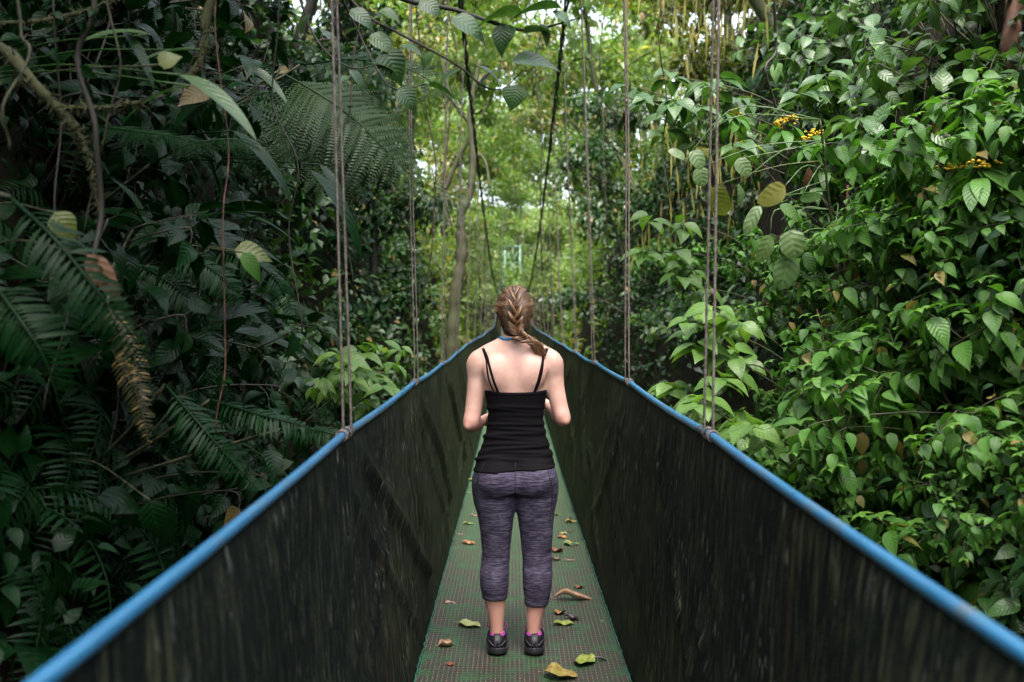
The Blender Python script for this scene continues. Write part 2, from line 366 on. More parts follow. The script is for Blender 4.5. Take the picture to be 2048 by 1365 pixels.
# ------------------------------------------------------------------ leaves lying on the deck
def leaf_template(nt_=8, w=.3, tipp=1.6, base=.55, droop=.15, fold=.12, cup=0., curl=0., wav=.0, ns=2):
    """a leaf of length 1 along +y, face up; returns V, Q, luv(u,v)"""
    t = np.linspace(0, 1, nt_ + 1); prof = w * (t ** base) * ((1 - t) ** (1 / tipp * 1.1)) ; prof = prof / prof.max() * w; prof[0] = w * .03; prof[-1] = w * .012
    us = np.linspace(-1, 1, 2 * ns + 1); Tt, U = np.meshgrid(t, us, indexing='ij'); W = prof[:, None] * np.ones_like(U)
    ang = droop * 2 * t; yy = np.concatenate([[0], np.cumsum(np.cos((ang[1:] + ang[:-1]) / 2) / nt_)]); zz = -np.concatenate([[0], np.cumsum(np.sin((ang[1:] + ang[:-1]) / 2) / nt_)])
    x = U * W; z = np.abs(U) * W * fold * 2 - cup * (U ** 2) * W + zz[:, None] + wav * np.sin(Tt * 9 + U * 1.5) * np.abs(U) * W
    if curl:
        a = U * curl; x = W * np.sin(a) / max(curl, 1e-3); z = zz[:, None] + W * (1 - np.cos(a)) / curl + wav * np.sin(Tt * 9) * W
    V = np.stack([x, np.broadcast_to(yy[:, None], x.shape), z], -1).reshape(-1, 3)
    n = len(us); I = (np.arange(nt_)[:, None] * n + np.arange(n - 1)[None]).ravel()
    return V, np.stack([I, I + 1, I + n + 1, I + n], -1), np.stack([U.ravel(), Tt.ravel()], -1)
def dead(name, c1, c2, c3, green=None):
    m, nt, bs, out = newmat(name); v = coords(nt)
    c = ramp(nt, noise(nt, v, 38, 4, .6), (.3, c2), (.5, c1), (.68, c3))
    if green: c = mixc(nt, ramp(nt, noise(nt, v, 13, 2, .5), (.5, 0.), (.56, 1.)), c, green)
    nt.links.new(c, bs.inputs['Base Color']); bs.inputs['Roughness'].default_value = .5; return m
FC = dict(yg=dead('yellow_green_leaf', (0.1728, 0.2160, 0.0288), (0.0936, 0.1368, 0.0216), (0.2448, 0.2448, 0.0576)), pale=dead('pale_green_leaf', (0.3024, 0.3312, 0.1224), (0.1728, 0.2160, 0.0576), (0.3600, 0.3600, 0.1584)),
          yel=dead('yellow_leaf', (0.3240, 0.2880, 0.0864), (0.2304, 0.1728, 0.0432), (0.3600, 0.3312, 0.1440), (0.1008, 0.2016, 0.0576)), org=dead('orange_leaf', (0.2592, 0.1152, 0.0360), (0.1440, 0.0576, 0.0216), (0.3240, 0.1728, 0.0576)),
          red=dead('red_brown_leaf', (0.1440, 0.0432, 0.0216), (0.0720, 0.0216, 0.0144), (0.2016, 0.0648, 0.0360)), brn=dead('brown_leaf', (0.1008, 0.0576, 0.0288), (0.0504, 0.0288, 0.0144), (0.1584, 0.1008, 0.0504)),
          tan=dead('tan_leaf', (0.2880, 0.1800, 0.1080), (0.1728, 0.0936, 0.0504), (0.3600, 0.2592, 0.1728)), pink=dead('pinkish_leaf', (0.2736, 0.1584, 0.1296), (0.1728, 0.0936, 0.0720), (0.3312, 0.2160, 0.1872)),
          pur=dead('purple_grey_leaf', (0.0432, 0.0288, 0.0396), (0.0216, 0.0144, 0.0216), (0.0792, 0.0576, 0.0720)), mot=dead('mottled_leaf', (0.2160, 0.1584, 0.0360), (0.0864, 0.0360, 0.0144), (0.2448, 0.2304, 0.0576)))
FALL = [  # crop x, crop y, length cm, width ratio, angle deg, curl, colour, label
 (345, 437, 9, .2, 10, 1.6, 'yg', 'curled yellow-green leaf left of her knee, highest of the green ones on the left'),
 (343, 550, 9, .25, -5, 1.2, 'org', 'orange-brown curled leaf on the deck left of her left thigh'),
 (298, 497, 5, .2, 5, 1.2, 'pink', 'small pinkish leaf lying above the orange-brown one on the left'),
 (272, 577, 3.5, .35, -10, .8, 'pink', 'tiny pink leaf scrap at the left edge of the deck'),
 (365, 183, 9, .4, 20, 1.0, 'yg', 'yellow-green leaf far up the deck, half hidden by her left hip'),
 (335, 255, 8, .25, 10, 1.0, 'yg', 'dim green leaf far up the deck against the left netting'),
 (378, 388, 7, .2, 0, 1.2, 'pink', 'pink-orange leaf touching the outline of her left thigh'),
 (235, 905, 7, .22, -25, .9, 'pink', 'pale pinkish tan leaf left of her left cuff'),
 (350, 1030, 11, .26, -18, .5, 'pale', 'large pale green leaf lying flat left of her left ankle'),
 (213, 1155, 7, .45, 15, 1.9, 'tan', 'crumpled tan leaf left of her left shoe'),
 (238, 1265, 3.5, .4, 0, .8, 'red', 'small reddish leaf low on the left of the deck'),
 (865, 297, 5, .2, 5, 1.2, 'red', 'thin reddish leaf right beside her right hip on the far deck'),
 (864, 382, 7, .25, 2, 1.0, 'yg', 'yellow leaf showing just right of her right thigh'),
 (957, 428, 12, .22, 4, 1.1, 'mot', 'long yellow-brown leaf on the right, farthest of the big ones'),
 (955, 405, 6, .2, -6, 1.4, 'brn', 'dark brown leaf lying behind the long yellow-brown one'),
 (945, 483, 6, .2, 8, 1.4, 'red', 'thin brown leaf behind the pale round one on the right'),
 (908, 492, 5, .45, 20, .6, 'pale', 'small pale green round leaf resting on an orange leaf'),
 (897, 517, 7, .35, -4, .8, 'org', 'orange leaf under the small pale green one'),
 (1010, 525, 3.5, .45, 0, 1.0, 'org', 'bright orange leaf scrap near the right netting'),
 (950, 557, 11, .33, -6, .5, 'yel', 'broad pale yellow leaf with a green patch'),
 (863, 595, 7, .5, 65, 1.3, 'red', 'upturned red-brown leaf right of her right knee'),
 (855, 645, 6, .3, 10, 1.4, 'brn', 'dark brown leaf scrap beside her right knee'),
 (940, 653, 9, .07, 0, 1.2, 'pink', 'pale thin leaf stalk lying across the deck'),
 (990, 808, 4.5, .45, 60, 1.0, 'red', 'small red-brown leaf standing alone on the right of the deck'),
 (965, 877, 23, .16, -3, 2.0, 'tan', 'biggest leaf on the deck, long dry and curled, right of her right cuff'),
 (878, 957, 6, .4, 75, 1.1, 'org', 'rust orange leaf standing on edge right of her right calf'),
 (955, 992, 8, .25, -35, 1.9, 'pur', 'shrivelled purple-grey leaf behind a yellow-green one'),
 (903, 1024, 10, .2, 8, 1.0, 'yg', 'narrow yellow-green leaf right of her right ankle'),
 (1140, 1008, 2.6, .5, 0, .4, 'pale', 'tiny whitish petal on the right of the deck'),
 (1022, 1250, 9, .45, 160, .5, 'yg', 'round yellow-green leaf low on the right, near the camera'),
 (1120, 1242, 8, .12, 4, 1.6, 'pur', 'thin dark leaf with its tip under the round yellow-green one'),
 (885, 1325, 14, .28, -14, .8, 'mot', 'nearest leaf, mottled brown and yellow, at the lower edge of the picture')]
for i, (cx, cyy, ln, wr_, ang, curl, c, lab) in enumerate(FALL):
    px, py = 820 + cx * .3407, 900 + cyy * .3407
    d = 4.6
    for _ in range(12): d = (EYE - float(zfloor(d))) * FPX / (py - 640)
    p = P(px, py, d)
    V, Q, uvv = leaf_template(12, wr_, 1.5, .6, .12, .1, 0, curl * .9, .18, 3)
    V = V.copy(); V[:, 2] += .03 * np.sin(V[:, 1] * 7 + i) + .05 * vnoise(V + i, 4); V[:, 1] -= .5; L_ = ln / 100 * (1.12 if ln < 20 else 1.0)
    V *= L_; V[:, 0] *= 1.5
    b = MB(); b.add(V, Q, None, np.concatenate([uvv, np.full((len(V), 1), .5)], 1)); V2 = V.copy(); V2[:, 2] -= .0012; b.add(V2, Q[:, ::-1])
    b.tube([(0, -.5 * L_, V[:, 2].min() + .004), (0.004, -.66 * L_, .002)], .0012, 5)
    o = b.build('fallen_leaf', FC[c]); o.location = (p[0], d, float(zfloor(d)) - V[:, 2].min() * .8 - .010); o.rotation_euler = (0, 0, R(ang - 90))
    tag(o, lab, 'leaf', 'leaves fallen on the bridge deck')
# ------------------------------------------------------------------ signed distance modelling for the person
class Field:
    def __init__(s, lo, hi, h):
        s.lo = np.array(lo, float); s.h = h; s.n = np.ceil((np.array(hi) - s.lo) / h).astype(int) + 1
        s.D = np.full(s.n, .15, np.float32)
    def sub(s, lo, hi):
        a = np.clip(np.floor((np.array(lo) - s.lo) / s.h).astype(int), 0, s.n - 1); b_ = np.clip(np.ceil((np.array(hi) - s.lo) / s.h).astype(int) + 1, 1, s.n)
        if (b_ <= a).any(): return None, None
        ax = [s.lo[i] + s.h * np.arange(a[i], b_[i]) for i in range(3)]
        g = np.stack(np.meshgrid(*ax, indexing='ij'), -1)
        return (slice(a[0], b_[0]), slice(a[1], b_[1]), slice(a[2], b_[2])), g
    def put(s, f, lo, hi, k=.02, op='u'):
        sl, g = s.sub(np.array(lo) - k - .01, np.array(hi) + k + .01)
        if sl is None: return
        d = f(g).astype(np.float32); D = s.D[sl]
        if op == 'u':
            hh = np.maximum(k - np.abs(D - d), 0) / k; s.D[sl] = np.minimum(D, d) - hh * hh * k * .25
        elif op == 's':
            d = -d; hh = np.maximum(k - np.abs(D - d), 0) / k; s.D[sl] = np.maximum(D, d) + hh * hh * k * .25
    def cone(s, a, b_, ra, rb, k=.02, op='u', flat=None):
        a = np.array(a, float); b_ = np.array(b_, float); r = max(ra, rb)
        def f(g):
            ab = b_ - a; t = np.clip(((g - a) @ ab) / (ab @ ab), 0, 1)
            return np.linalg.norm(g - a - t[..., None] * ab, axis=-1) - (ra + (rb - ra) * t)
        s.put(f, np.minimum(a, b_) - r, np.maximum(a, b_) + r, k, op)
    def chain(s, pts, rad, k=.02, op='u', n=5):
        m = (len(pts) - 1) * n + 1; P_ = spline(np.asarray(pts, float), m); Rr = np.interp(np.linspace(0, len(pts) - 1, m), np.arange(len(pts)), rad)
        def f(g):
            d = None
            for i in range(m - 1):
                a, b_ = P_[i], P_[i + 1]; ab = b_ - a; t = np.clip(((g - a) @ ab) / (ab @ ab + 1e-12), 0, 1)
                q = np.linalg.norm(g - a - t[..., None] * ab, axis=-1) - (Rr[i] + (Rr[i + 1] - Rr[i]) * t); d = q if d is None else np.minimum(d, q)
            return d
        r = max(rad); s.put(f, P_.min(0) - r, P_.max(0) + r, k, op)
    def ell(s, c, r, k=.02, rot=None, op='u'):
        c = np.array(c, float); r = np.array(r, float); Rm = np.eye(3) if rot is None else np.array(Matrix.Rotation(rot[0], 3, 'X') @ Matrix.Rotation(rot[1], 3, 'Y') @ Matrix.Rotation(rot[2], 3, 'Z'))
        def f(g):
            q = (g - c) @ Rm; k0 = np.linalg.norm(q / r, axis=-1); k1 = np.linalg.norm(q / (r * r), axis=-1) + 1e-9
            return k0 * (k0 - 1) / k1
        m = r.max(); s.put(f, c - m, c + m, k, op)
    def loft(s, keys, k=.02, p=2.2, op='u'):
        """keys: z, cx, cy, halfwidth, back depth, front depth"""
        K = np.array(sorted(keys), float); z0, z1 = K[0, 0], K[-1, 0]
        zs = np.linspace(z0, z1, 200)
        KK = [np.convolve(np.pad(np.interp(zs, K[:, 0], K[:, j]), 6, mode='edge'), np.ones(13) / 13, 'valid') for j in range(1, 6)]
        m = K[:, 3:].max() + .02
        def f(g):
            z = g[0, 0, :, 2]; v = [np.interp(z, zs, q) for q in KK]
            x = np.abs(g[..., 0] - v[0]); y = g[..., 1] - v[1]; bb = np.where(y < 0, v[3], v[4]); y = np.abs(y)
            q = ((x / v[2]) ** p + (y / bb) ** p) ** (1 / p)
            gx = np.sqrt((x / v[2] ** 2) ** 2 + (y / bb ** 2) ** 2) / (np.sqrt((x / v[2]) ** 2 + (y / bb) ** 2) + 1e-6)
            d = (q - 1) / np.maximum(gx, 1 / m)
            dz = np.maximum(z - z1, z0 - z)
            return np.maximum(d, dz)
        s.put(f, (K[:, 1].min() - m, K[:, 2].min() - m, z0), (K[:, 1].max() + m, K[:, 2].max() + m, z1), k, op)
    def nets(s, iso=0.0):
        D = s.D - iso; ins = D < 0
        c = np.zeros(np.array(D.shape) - 1, np.uint8); off = [(i, j, k) for i in (0, 1) for j in (0, 1) for k in (0, 1)]
        sh = c.shape
        for o in off: c += ins[o[0]:o[0] + sh[0], o[1]:o[1] + sh[1], o[2]:o[2] + sh[2]]
        act = np.argwhere((c > 0) & (c < 8)); idx = -np.ones(sh, np.int64); idx[tuple(act.T)] = np.arange(len(act))
        acc = np.zeros((len(act), 3)); cnt = np.zeros(len(act))
        for ax in range(3):
            for o in off:
                if o[ax]: continue
                o2 = list(o); o2[ax] = 1
                a = D[tuple((act + o).T)]; b_ = D[tuple((act + o2).T)]; cr = (a < 0) != (b_ < 0)
                t = np.where(cr, a / np.where(cr, a - b_, 1), 0); p = act + np.array(o, float); p[:, ax] += t
                acc += p * cr[:, None]; cnt += cr
        V = acc / cnt[:, None] * s.h + s.lo
        Qs = []
        for ax in range(3):
            u, v = (ax + 1) % 3, (ax + 2) % 3
            sl0 = [slice(1, -1)] * 3; sl1 = [slice(1, -1)] * 3; sl0[ax] = slice(0, -1); sl1[ax] = slice(1, None)
            A, B = ins[tuple(sl0)], ins[tuple(sl1)]; e = np.argwhere(A != B); base = e.copy(); base[:, u] += 1; base[:, v] += 1
            inside_first = A[tuple(e.T)]
            def cell(du, dv):
                q = base.copy(); q[:, u] -= du; q[:, v] -= dv; return idx[tuple(q.T)]
            q = np.stack([cell(1, 1), cell(0, 1), cell(0, 0), cell(1, 0)], 1)
            q[~inside_first] = q[~inside_first][:, ::-1]
            Qs.append(q)
        Q = np.concatenate(Qs); Q = Q[(Q >= 0).all(1)]
        return V, Q
    def mesh(s, name, mat, parent, iso=0.0, smooth_it=1, disp=None):
        V, Q = s.nets(iso)
        for _ in range(smooth_it):
            A = np.zeros_like(V); cn = np.zeros(len(V))
            for i in range(4):
                for j in (1, 3): np.add.at(A, Q[:, i], V[Q[:, (i + j) % 4]]); np.add.at(cn, Q[:, i], 1)
            V = V * .4 + A / cn[:, None] * .6
        if disp is not None:
            f1 = V[Q[:, 2]] - V[Q[:, 0]]; f2 = V[Q[:, 3]] - V[Q[:, 1]]; fn = np.cross(f1, f2); Nn = np.zeros_like(V)
            for i in range(4): np.add.at(Nn, Q[:, i], fn)
            Nn /= np.linalg.norm(Nn, axis=1)[:, None] + 1e-9; V = V + Nn * disp(V, Nn)[:, None]
        return mesh_obj(name, V, [Q], mat, parent, V)

def mat_skin():
    m, nt, bs, out = newmat('fair_skin'); v = coords(nt)
    n1 = noise(nt, v, 7, 4, .6); n2 = noise(nt, v, 60, 3, .6)
    c = mixc(nt, ramp(nt, n1, (.38, 0.), (.62, 1.)), (.47, .275, .22), (.58, .375, .305)); c = mixc(nt, math_(nt, 'MULTIPLY', ramp(nt, n2, (.5, 0.), (.8, 1.)), .25), c, (.52, .26, .20))
    at = N(nt, 'ShaderNodeAttribute', attribute_name='luv'); sp = N(nt, 'ShaderNodeSeparateXYZ'); nt.links.new(at.outputs['Vector'], sp.inputs[0])
    el_ = N(nt, 'ShaderNodeMapRange'); el_.inputs[1].default_value = 1.16; el_.inputs[2].default_value = 1.07; nt.links.new(sp.outputs[2], el_.inputs[0])   # redder elbows and forearms
    c = mixc(nt, math_(nt, 'MULTIPLY', el_.outputs[0], .7), c, (.56, .27, .21))
    nt.links.new(c, bs.inputs['Base Color']); bs.inputs['Roughness'].default_value = .5; bs.inputs['Subsurface Weight'].default_value = .12
    bs.inputs['Subsurface Radius'].default_value = (.03, .012, .006); bs.inputs['Subsurface Scale'].default_value = .4; bump(nt, bs, n2, .05, .001); return m
def mat_leggings():
    m, nt, bs, out = newmat('heathered_purple_knit')
    n1 = noise(nt, coords(nt, (16, 16, 190)), 1, 4, .65); n2 = noise(nt, coords(nt, (45, 45, 420)), 1, 3, .6); n3 = noise(nt, coords(nt, (1, 1, 1)), 5, 2)
    f = math_(nt, 'ADD', math_(nt, 'MULTIPLY', n1, .6), math_(nt, 'MULTIPLY', n2, .4))
    c = ramp(nt, f, (.38, (.010, .008, .017)), (.48, (.038, .032, .057)), (.57, (.095, .083, .125)), (.72, (.18, .162, .23)))
    nt.links.new(c, bs.inputs['Base Color']); bs.inputs['Roughness'].default_value = .8; bs.inputs['Specular IOR Level'].default_value = .2; bump(nt, bs, f, .35, .003)
    return m
def mat_hair():
    m, nt, bs, out = newmat('light_brown_hair')
    at = N(nt, 'ShaderNodeAttribute', attribute_name='luv'); sp = N(nt, 'ShaderNodeSeparateXYZ'); nt.links.new(at.outputs['Vector'], sp.inputs[0])
    c = ramp(nt, sp.outputs[2], (0., (.038, .018, .008)), (.5, (.105, .053, .025)), (1., (.31, .17, .08)))
    nt.links.new(c, bs.inputs['Base Color']); bs.inputs['Roughness'].default_value = .36; bs.inputs['Specular IOR Level'].default_value = .7; return m
PM = dict(skin=mat_skin(), leg=mat_leggings(), hair=mat_hair(), under=simple('hair_roots', (.060, .030, .015), .6, 90, .4),
          tank=simple('black_jersey', (.0035, .003, .0045), .85, 200, .3, spec=.12), strap=simple('black_strap', (.004, .0035, .005), .8, spec=.1), seam=simple('dark_seam', (.012, .010, .018), .8),
          shoe=simple('black_shoe', (.007, .006, .010), .5, 120, .4), sole=simple('rubber_sole', (.015, .015, .018), .55), gshoe=simple('grey_overlay', (.045, .045, .055), .5),
          mag=simple('magenta_lining', (.30, .035, .27), .6), lace=simple('magenta_lace', (.35, .02, .24), .6), neck=simple('blue_cord', (.02, .22, .50), .5, 200, .6),
          eye=simple('eye_white', (.7, .68, .65), .2), iris=simple('iris', (.05, .10, .12), .2), lip=simple('lips', (.45, .16, .15), .4))

person = tag(empty('person', (1030 / FPX * 0 + .0141, 4.68, .0)), 'woman seen from behind with braided hair, black camisole and purple leggings, standing on the bridge', 'person')
# sections read off the figure: local x right, y away from the camera, z up
TORSO = [(.765, .002, .0, .185, .10, .10), (.79, .003, .0, .193, .112, .105), (.865, 0, .0, .183, .098, .105), (.92, 0, .0, .170, .082, .10), (.965, .002, .0, .151, .074, .095), (1.045, .003, .0, .129, .070, .09), (1.115, .004, .0, .121, .076, .09),
         (1.22, .004, .0, .140, .092, .105), (1.29, .0, .0, .152, .098, .11), (1.345, 0, .0, .150, .096, .09), (1.39, 0, -.01, .130, .080, .07), (1.43, 0, -.012, .09, .062, .055), (1.455, 0, -.01, .06, .052, .05)]
LEGL = [(.81, -.092, .0, .094, .09, .085), (.70, -.0925, .0, .0945, .098, .085), (.63, -.090, .003, .080, .088, .085), (.55, -.089, .006, .070, .078, .078), (.47, -.089, .008, .062, .066, .066), (.42, -.092, .006, .061, .062, .058), (.358, -.098, -.006, .066, .064, .052), (.30, -.098, -.006, .062, .060, .048),
        (.245, -.095, .0, .052, .050, .045), (.20, -.092, .004, .044, .044, .042), (.148, -.088, .006, .037, .040, .037), (.10, -.087, .006, .031, .036, .036), (.06, -.086, .008, .032, .036, .038)]
LEGR = [(.81, .095, .0, .094, .09, .085), (.70, .096, .0, .0945, .098, .085), (.63, .098, .003, .081, .088, .085), (.55, .101, .006, .073, .078, .078), (.47, .103, .010, .067, .068, .066), (.42, .105, .008, .064, .062, .058), (.358, .107, -.004, .067, .064, .052), (.30, .106, -.004, .063, .060, .048),
        (.245, .104, .0, .055, .052, .045), (.20, .100, .004, .047, .044, .042), (.148, .092, .006, .037, .040, .037), (.10, .088, .006, .031, .036, .036), (.06, .088, .008, .032, .036, .038)]
def lower(F, k=.018):
    F.loft(TORSO, .02, 2.3)
    for s in (-1, 1):
        F.ell((s * .088, -.050, .815), (.094, .092, .090), .030)
        F.ell((s * .145, .0, .76), (.05, .08, .10), .03)
    for L in (LEGL, LEGR): F.loft(L, k, 2.0)
    F.cone((0, -.19, .80), (0, -.135, .72), .006, .012, .03, 's'); F.cone((0.002, -.2, .90), (0.002, -.155, .78), .003, .006, .03, 's')
    for s in (-1, 1): F.cone((s * .03, -.150, .728), (s * .13, -.150, .738), .004, .003, .03, 's')
def upper(F):
    for s in (-1, 1):
        F.chain([(0, -.012, 1.455), (s * .10, -.012, 1.415), (s * .165, -.008, 1.375)], [.046, .043, .046], .035)          # trapezius to shoulder
        F.ell((s * .172, -.004, 1.340), (.047, .050, .056), .03)
        F.ell((s * .085, -.071, 1.312), (.058, .033, .076), .03, (0, s * .25, 0))                                     # shoulder blades
        F.ell((s * .075, .075, 1.27), (.060, .05, .055), .03)
    F.cone((0, -.013, 1.40), (0, .006, 1.53), .050, .047, .03)
    F.cone((0, -.122, 1.40), (0, -.106, 1.10), .010, .012, .035, 's')                                                 # spine furrow
    for s in (-1, 1): F.cone((s * .035, -.132, 1.24), (s * .10, -.128, 1.235), .006, .004, .03, 's')                # under the blades
ARM = {-1: [(-.180, 0, 1.345), (-.183, -.004, 1.24), (-.196, -.014, 1.13), (-.207, -.018, 1.075), (-.193, .08, 1.055), (-.168, .20, 1.060)],
       1: [(.181, 0, 1.345), (.190, -.004, 1.24), (.209, -.014, 1.15), (.224, -.018, 1.098), (.205, .08, 1.105), (.172, .20, 1.135)]}
AR = [.046, .043, .040, .036, .037, .025]
def arms(F):
    for s in (-1, 1): F.chain([np.array(p) for p in ARM[s]], AR, .022); e_ = np.array(ARM[s][3]); F.cone(e_, e_ + [s * .014, -.024, -.014], .032, .015, .018)
def hand(F, s):
    wr = np.array(ARM[s][-1], float); d = np.array([-s * .28, .88, .16 if s > 0 else .05]); d /= np.linalg.norm(d)
    side = np.array([-s * .55, -.1, .75]); side -= d * side.dot(d); side /= np.linalg.norm(side); nrm = np.cross(d, side); nrm *= np.sign(nrm[0]) * -s if nrm[0] else 1   # palm faces the body's middle
    pc = wr + d * .045
    for i in range(4): F.cone(wr + d * .008 + side * (.012 * (i - 1.5)), wr + d * .085 + side * (.019 * (i - 1.5)), .013, .0115, .012)
    for i, ln in enumerate((.030, .038, .041, .036)):
        a = wr + d * .087 + side * (.0195 * (i - 1.5)); c1 = d * .75 + nrm * .65; c1 /= np.linalg.norm(c1); c2 = d * .05 + nrm * 1.0; c2 /= np.linalg.norm(c2); c3 = -d * .75 + nrm * .65; c3 /= np.linalg.norm(c3)
        b1 = a + c1 * ln; b2 = b1 + c2 * ln * .72; b3 = b2 + c3 * ln * .55
        F.chain([a, b1, b2, b3], [.0095, .0088, .0080, .0068], .004)
    a = wr + d * .025 + side * .024; b1 = a + d * .030 + side * .022 + nrm * .016; b2 = b1 + d * .030 + nrm * .014; b3 = b2 + d * .018 + nrm * .012
    F.chain([a, b1, b2, b3], [.013, .0105, .0095, .0078], .008)
def head(F):
    F.ell((0, .018, 1.622), (.074, .096, .092), .02); F.ell((0, .050, 1.565), (.058, .058, .062), .03)
    F.ell((0, .088, 1.535), (.026, .022, .022), .025); F.cone((0, .108, 1.612), (0, .124, 1.580), .008, .011, .012)      # chin, nose
    F.ell((0, .108, 1.555), (.022, .010, .009), .008)
    for s in (-1, 1):
        F.ell((s * .030, .112, 1.617), (.016, .010, .012), .010, op='s'); F.ell((s * .030, .098, 1.633), (.024, .010, .007), .010)
        F.ell((s * .076, .020, 1.598), (.008, .018, .030), .006, (.2, 0, s * .3)); F.ell((s * .084, .022, 1.598), (.004, .010, .018), .004, op='s'); F.ell((s * .034, .075, 1.585), (.028, .026, .022), .02)
F = Field((-.30, -.22, .03), (.30, .34, 1.74), .0045)
lower(F); upper(F); arms(F); head(F)
for s in (-1, 1): hand(F, s)
Dskin = F.D.copy()
# under the clothes the skin lies a little deeper
zz = F.lo[2] + F.h * np.arange(F.n[2]); xx = F.lo[0] + F.h * np.arange(F.n[0])
F.D = F.D + (np.clip(np.minimum((zz - .26) / .03, (1.18 - zz) / .02), 0, 1) * .006).astype(np.float32)[None, None, :] * (np.abs(xx) < .15)[:, None, None] if False else F.D
body = F.mesh('body', PM['skin'], person, smooth_it=2)
bv = BVHTree.FromPolygons([tuple(v.co) for v in body.data.vertices], [tuple(p.vertices) for p in body.data.polygons])
# capri leggings
G = Field((-.24, -.20, .17), (.24, .18, .95), .0045); lower(G)
_, g = G.sub(G.lo, G.lo + G.h * (G.n - 1)); x, y, z = g[..., 0], g[..., 1], g[..., 2]
hem = np.where(x < .006, .245, .214); G.D = np.maximum(G.D - .0045, np.maximum(hem - z, z - .93)).astype(np.float32)
def dleg(V, Nn):
    knee = np.exp(-((V[:, 2] - .44) / .05) ** 2) + .6 * np.exp(-((V[:, 2] - .27) / .05) ** 2)
    return .0022 * vnoise(V * [1, 1, 4], 14) * (knee + .3) * (V[:, 2] > .26) * (V[:, 2] < .91) + .002 * ((V[:, 2] < np.where(V[:, 0] < .006, .262, .231)))
legg = G.mesh('leggings', PM['leg'], person, smooth_it=1, disp=dleg)
lv = BVHTree.FromPolygons([tuple(v.co) for v in legg.data.vertices], [tuple(p.vertices) for p in legg.data.polygons])
def onto(bvh, pts, back=True, off=.001):
    out = []
    for x, z in pts:
        h = bvh.ray_cast(Vector((x, -.5 if back else .6, z)), Vector((0, 1 if back else -1, 0)))
        if h[0] is not None: out.append(np.array(h[0]) + np.array([0, -off if back else off, 0]))
    return np.array(out)
mb = MB(); pts = onto(lv, [(.002, z) for z in np.linspace(.925, .745, 24)]); mb.tube(pts, .0024, 5); mb.build('centre_seam', PM['seam'], legg)
for s in (-1, 1):
    kx = [(.925, .128), (.86, .150), (.79, .172), (.70, .172), (.60, .155)] if s > 0 else [(.925, .128), (.86, .158), (.79, .176), (.70, .172), (.60, .152)]
    zs_ = np.linspace(.925, .62, 30); pts = onto(lv, [(s * float(np.interp(-q, [-k_[0] for k_ in kx], [k_[1] for k_ in kx])), q) for q in zs_])
    mb = MB(); mb.tube(pts, .0023, 5); mb.build('side_seam', PM['seam'], legg)
# camisole
T = Field((-.22, -.20, .84), (.22, .18, 1.27), .0045)
T.loft(TORSO, .02, 2.3)
for s in (-1, 1):
    T.ell((s * .088, -.050, .815), (.094, .092, .090), .03); T.ell((s * .145, .0, .76), (.05, .08, .10), .03); T.ell((s * .075, .075, 1.27), (.060, .05, .055), .03)
_, g = T.sub(T.lo, T.lo + T.h * (T.n - 1)); x, y, z = g[..., 0], g[..., 1], g[..., 2]
topz = 1.222 + .01 * (x / .15) ** 2 + np.clip(y, 0, .1) * .45; T.D = np.maximum(T.D - .0065, np.maximum(.862 + .010 * (x / .19) - z, z - topz)).astype(np.float32)
def dtank(V, Nn):
    z = V[:, 2]; x = V[:, 0]; q = vnoise(V * [3.0, 3.0, 1], 1.2, 4) * .028; e = np.clip((1.19 - z) / .03, 0, 1)
    w1 = np.zeros(len(V))
    for zc, am, sl, wd in ((1.135, .0035, .02, .006), (1.118, .003, -.05, .004), (1.095, .004, .05, .006), (1.07, .004, -.04, .006), (1.052, .0045, .03, .005), (1.03, .0045, -.02, .006), (1.008, .0045, .06, .006), (.985, .005, -.05, .006), (.962, .0045, .04, .006), (.942, .0055, .09, .006), (.922, .0045, .02, .005), (.905, .005, .05, .006), (.888, .004, -.03, .005)):
        dz = z - zc - sl * x - q; w1 += am * 1.4 * np.exp(-(dz / (wd * 1.35)) ** 2) * (.35 + .65 * np.clip(vnoise(V * [6, 6, 1] + zc * 31, 1) + .5, 0, 1))
    return w1 * e + .003 * (z < .872 + .01 * x / .19) + .002 * (z > 1.213)
tank = T.mesh('camisole', PM['tank'], person, smooth_it=1, disp=dtank)
def ribbon(bvh, path, wdt, name, mat, parent, th=.0012):
    """flat band lying on a surface; path given as world-ish points, normals from the nearest surface point"""
    pts, nr = [], []
    for p in path:
        h = bvh.find_nearest(Vector(p)); pts.append(np.array(h[0])); nr.append(np.array(h[1]))
    pts = np.array(pts); nr = np.array(nr)
    for _ in range(3): nr[1:-1] = (nr[:-2] + nr[1:-1] * 2 + nr[2:]) / 4; pts[1:-1] = (pts[:-2] + pts[1:-1] * 2 + pts[2:]) / 4
    nr /= np.linalg.norm(nr, axis=1)[:, None]; Tn = np.gradient(pts, axis=0); Tn /= np.linalg.norm(Tn, axis=1)[:, None]; S = np.cross(Tn, nr); S /= np.linalg.norm(S, axis=1)[:, None]
    V = np.concatenate([pts + S * wdt / 2 + nr * .0005, pts + S * wdt / 2 + nr * (.0015 + th), pts - S * wdt / 2 + nr * (.0015 + th), pts - S * wdt / 2 + nr * .0005]); n = len(pts); Q = []
    for a, b_ in ((0, 1), (1, 2), (2, 3), (3, 0)):
        i = np.arange(n - 1); Q.append(np.stack([a * n + i, b_ * n + i, b_ * n + i + 1, a * n + i + 1], 1))
    m = MB(); m.add(V, np.concatenate(Q)); return m.build(name, mat, parent)
def strap(pts, wdt): return ribbon(bv, spline(pts, 40), wdt, 'shoulder_strap', PM['strap'], tank)
strap([(-.085, -.11, 1.212), (-.105, -.115, 1.29), (-.125, -.10, 1.36), (-.142, -.05, 1.415), (-.145, .02, 1.415), (-.125, .08, 1.35), (-.10, .12, 1.27)], .011)
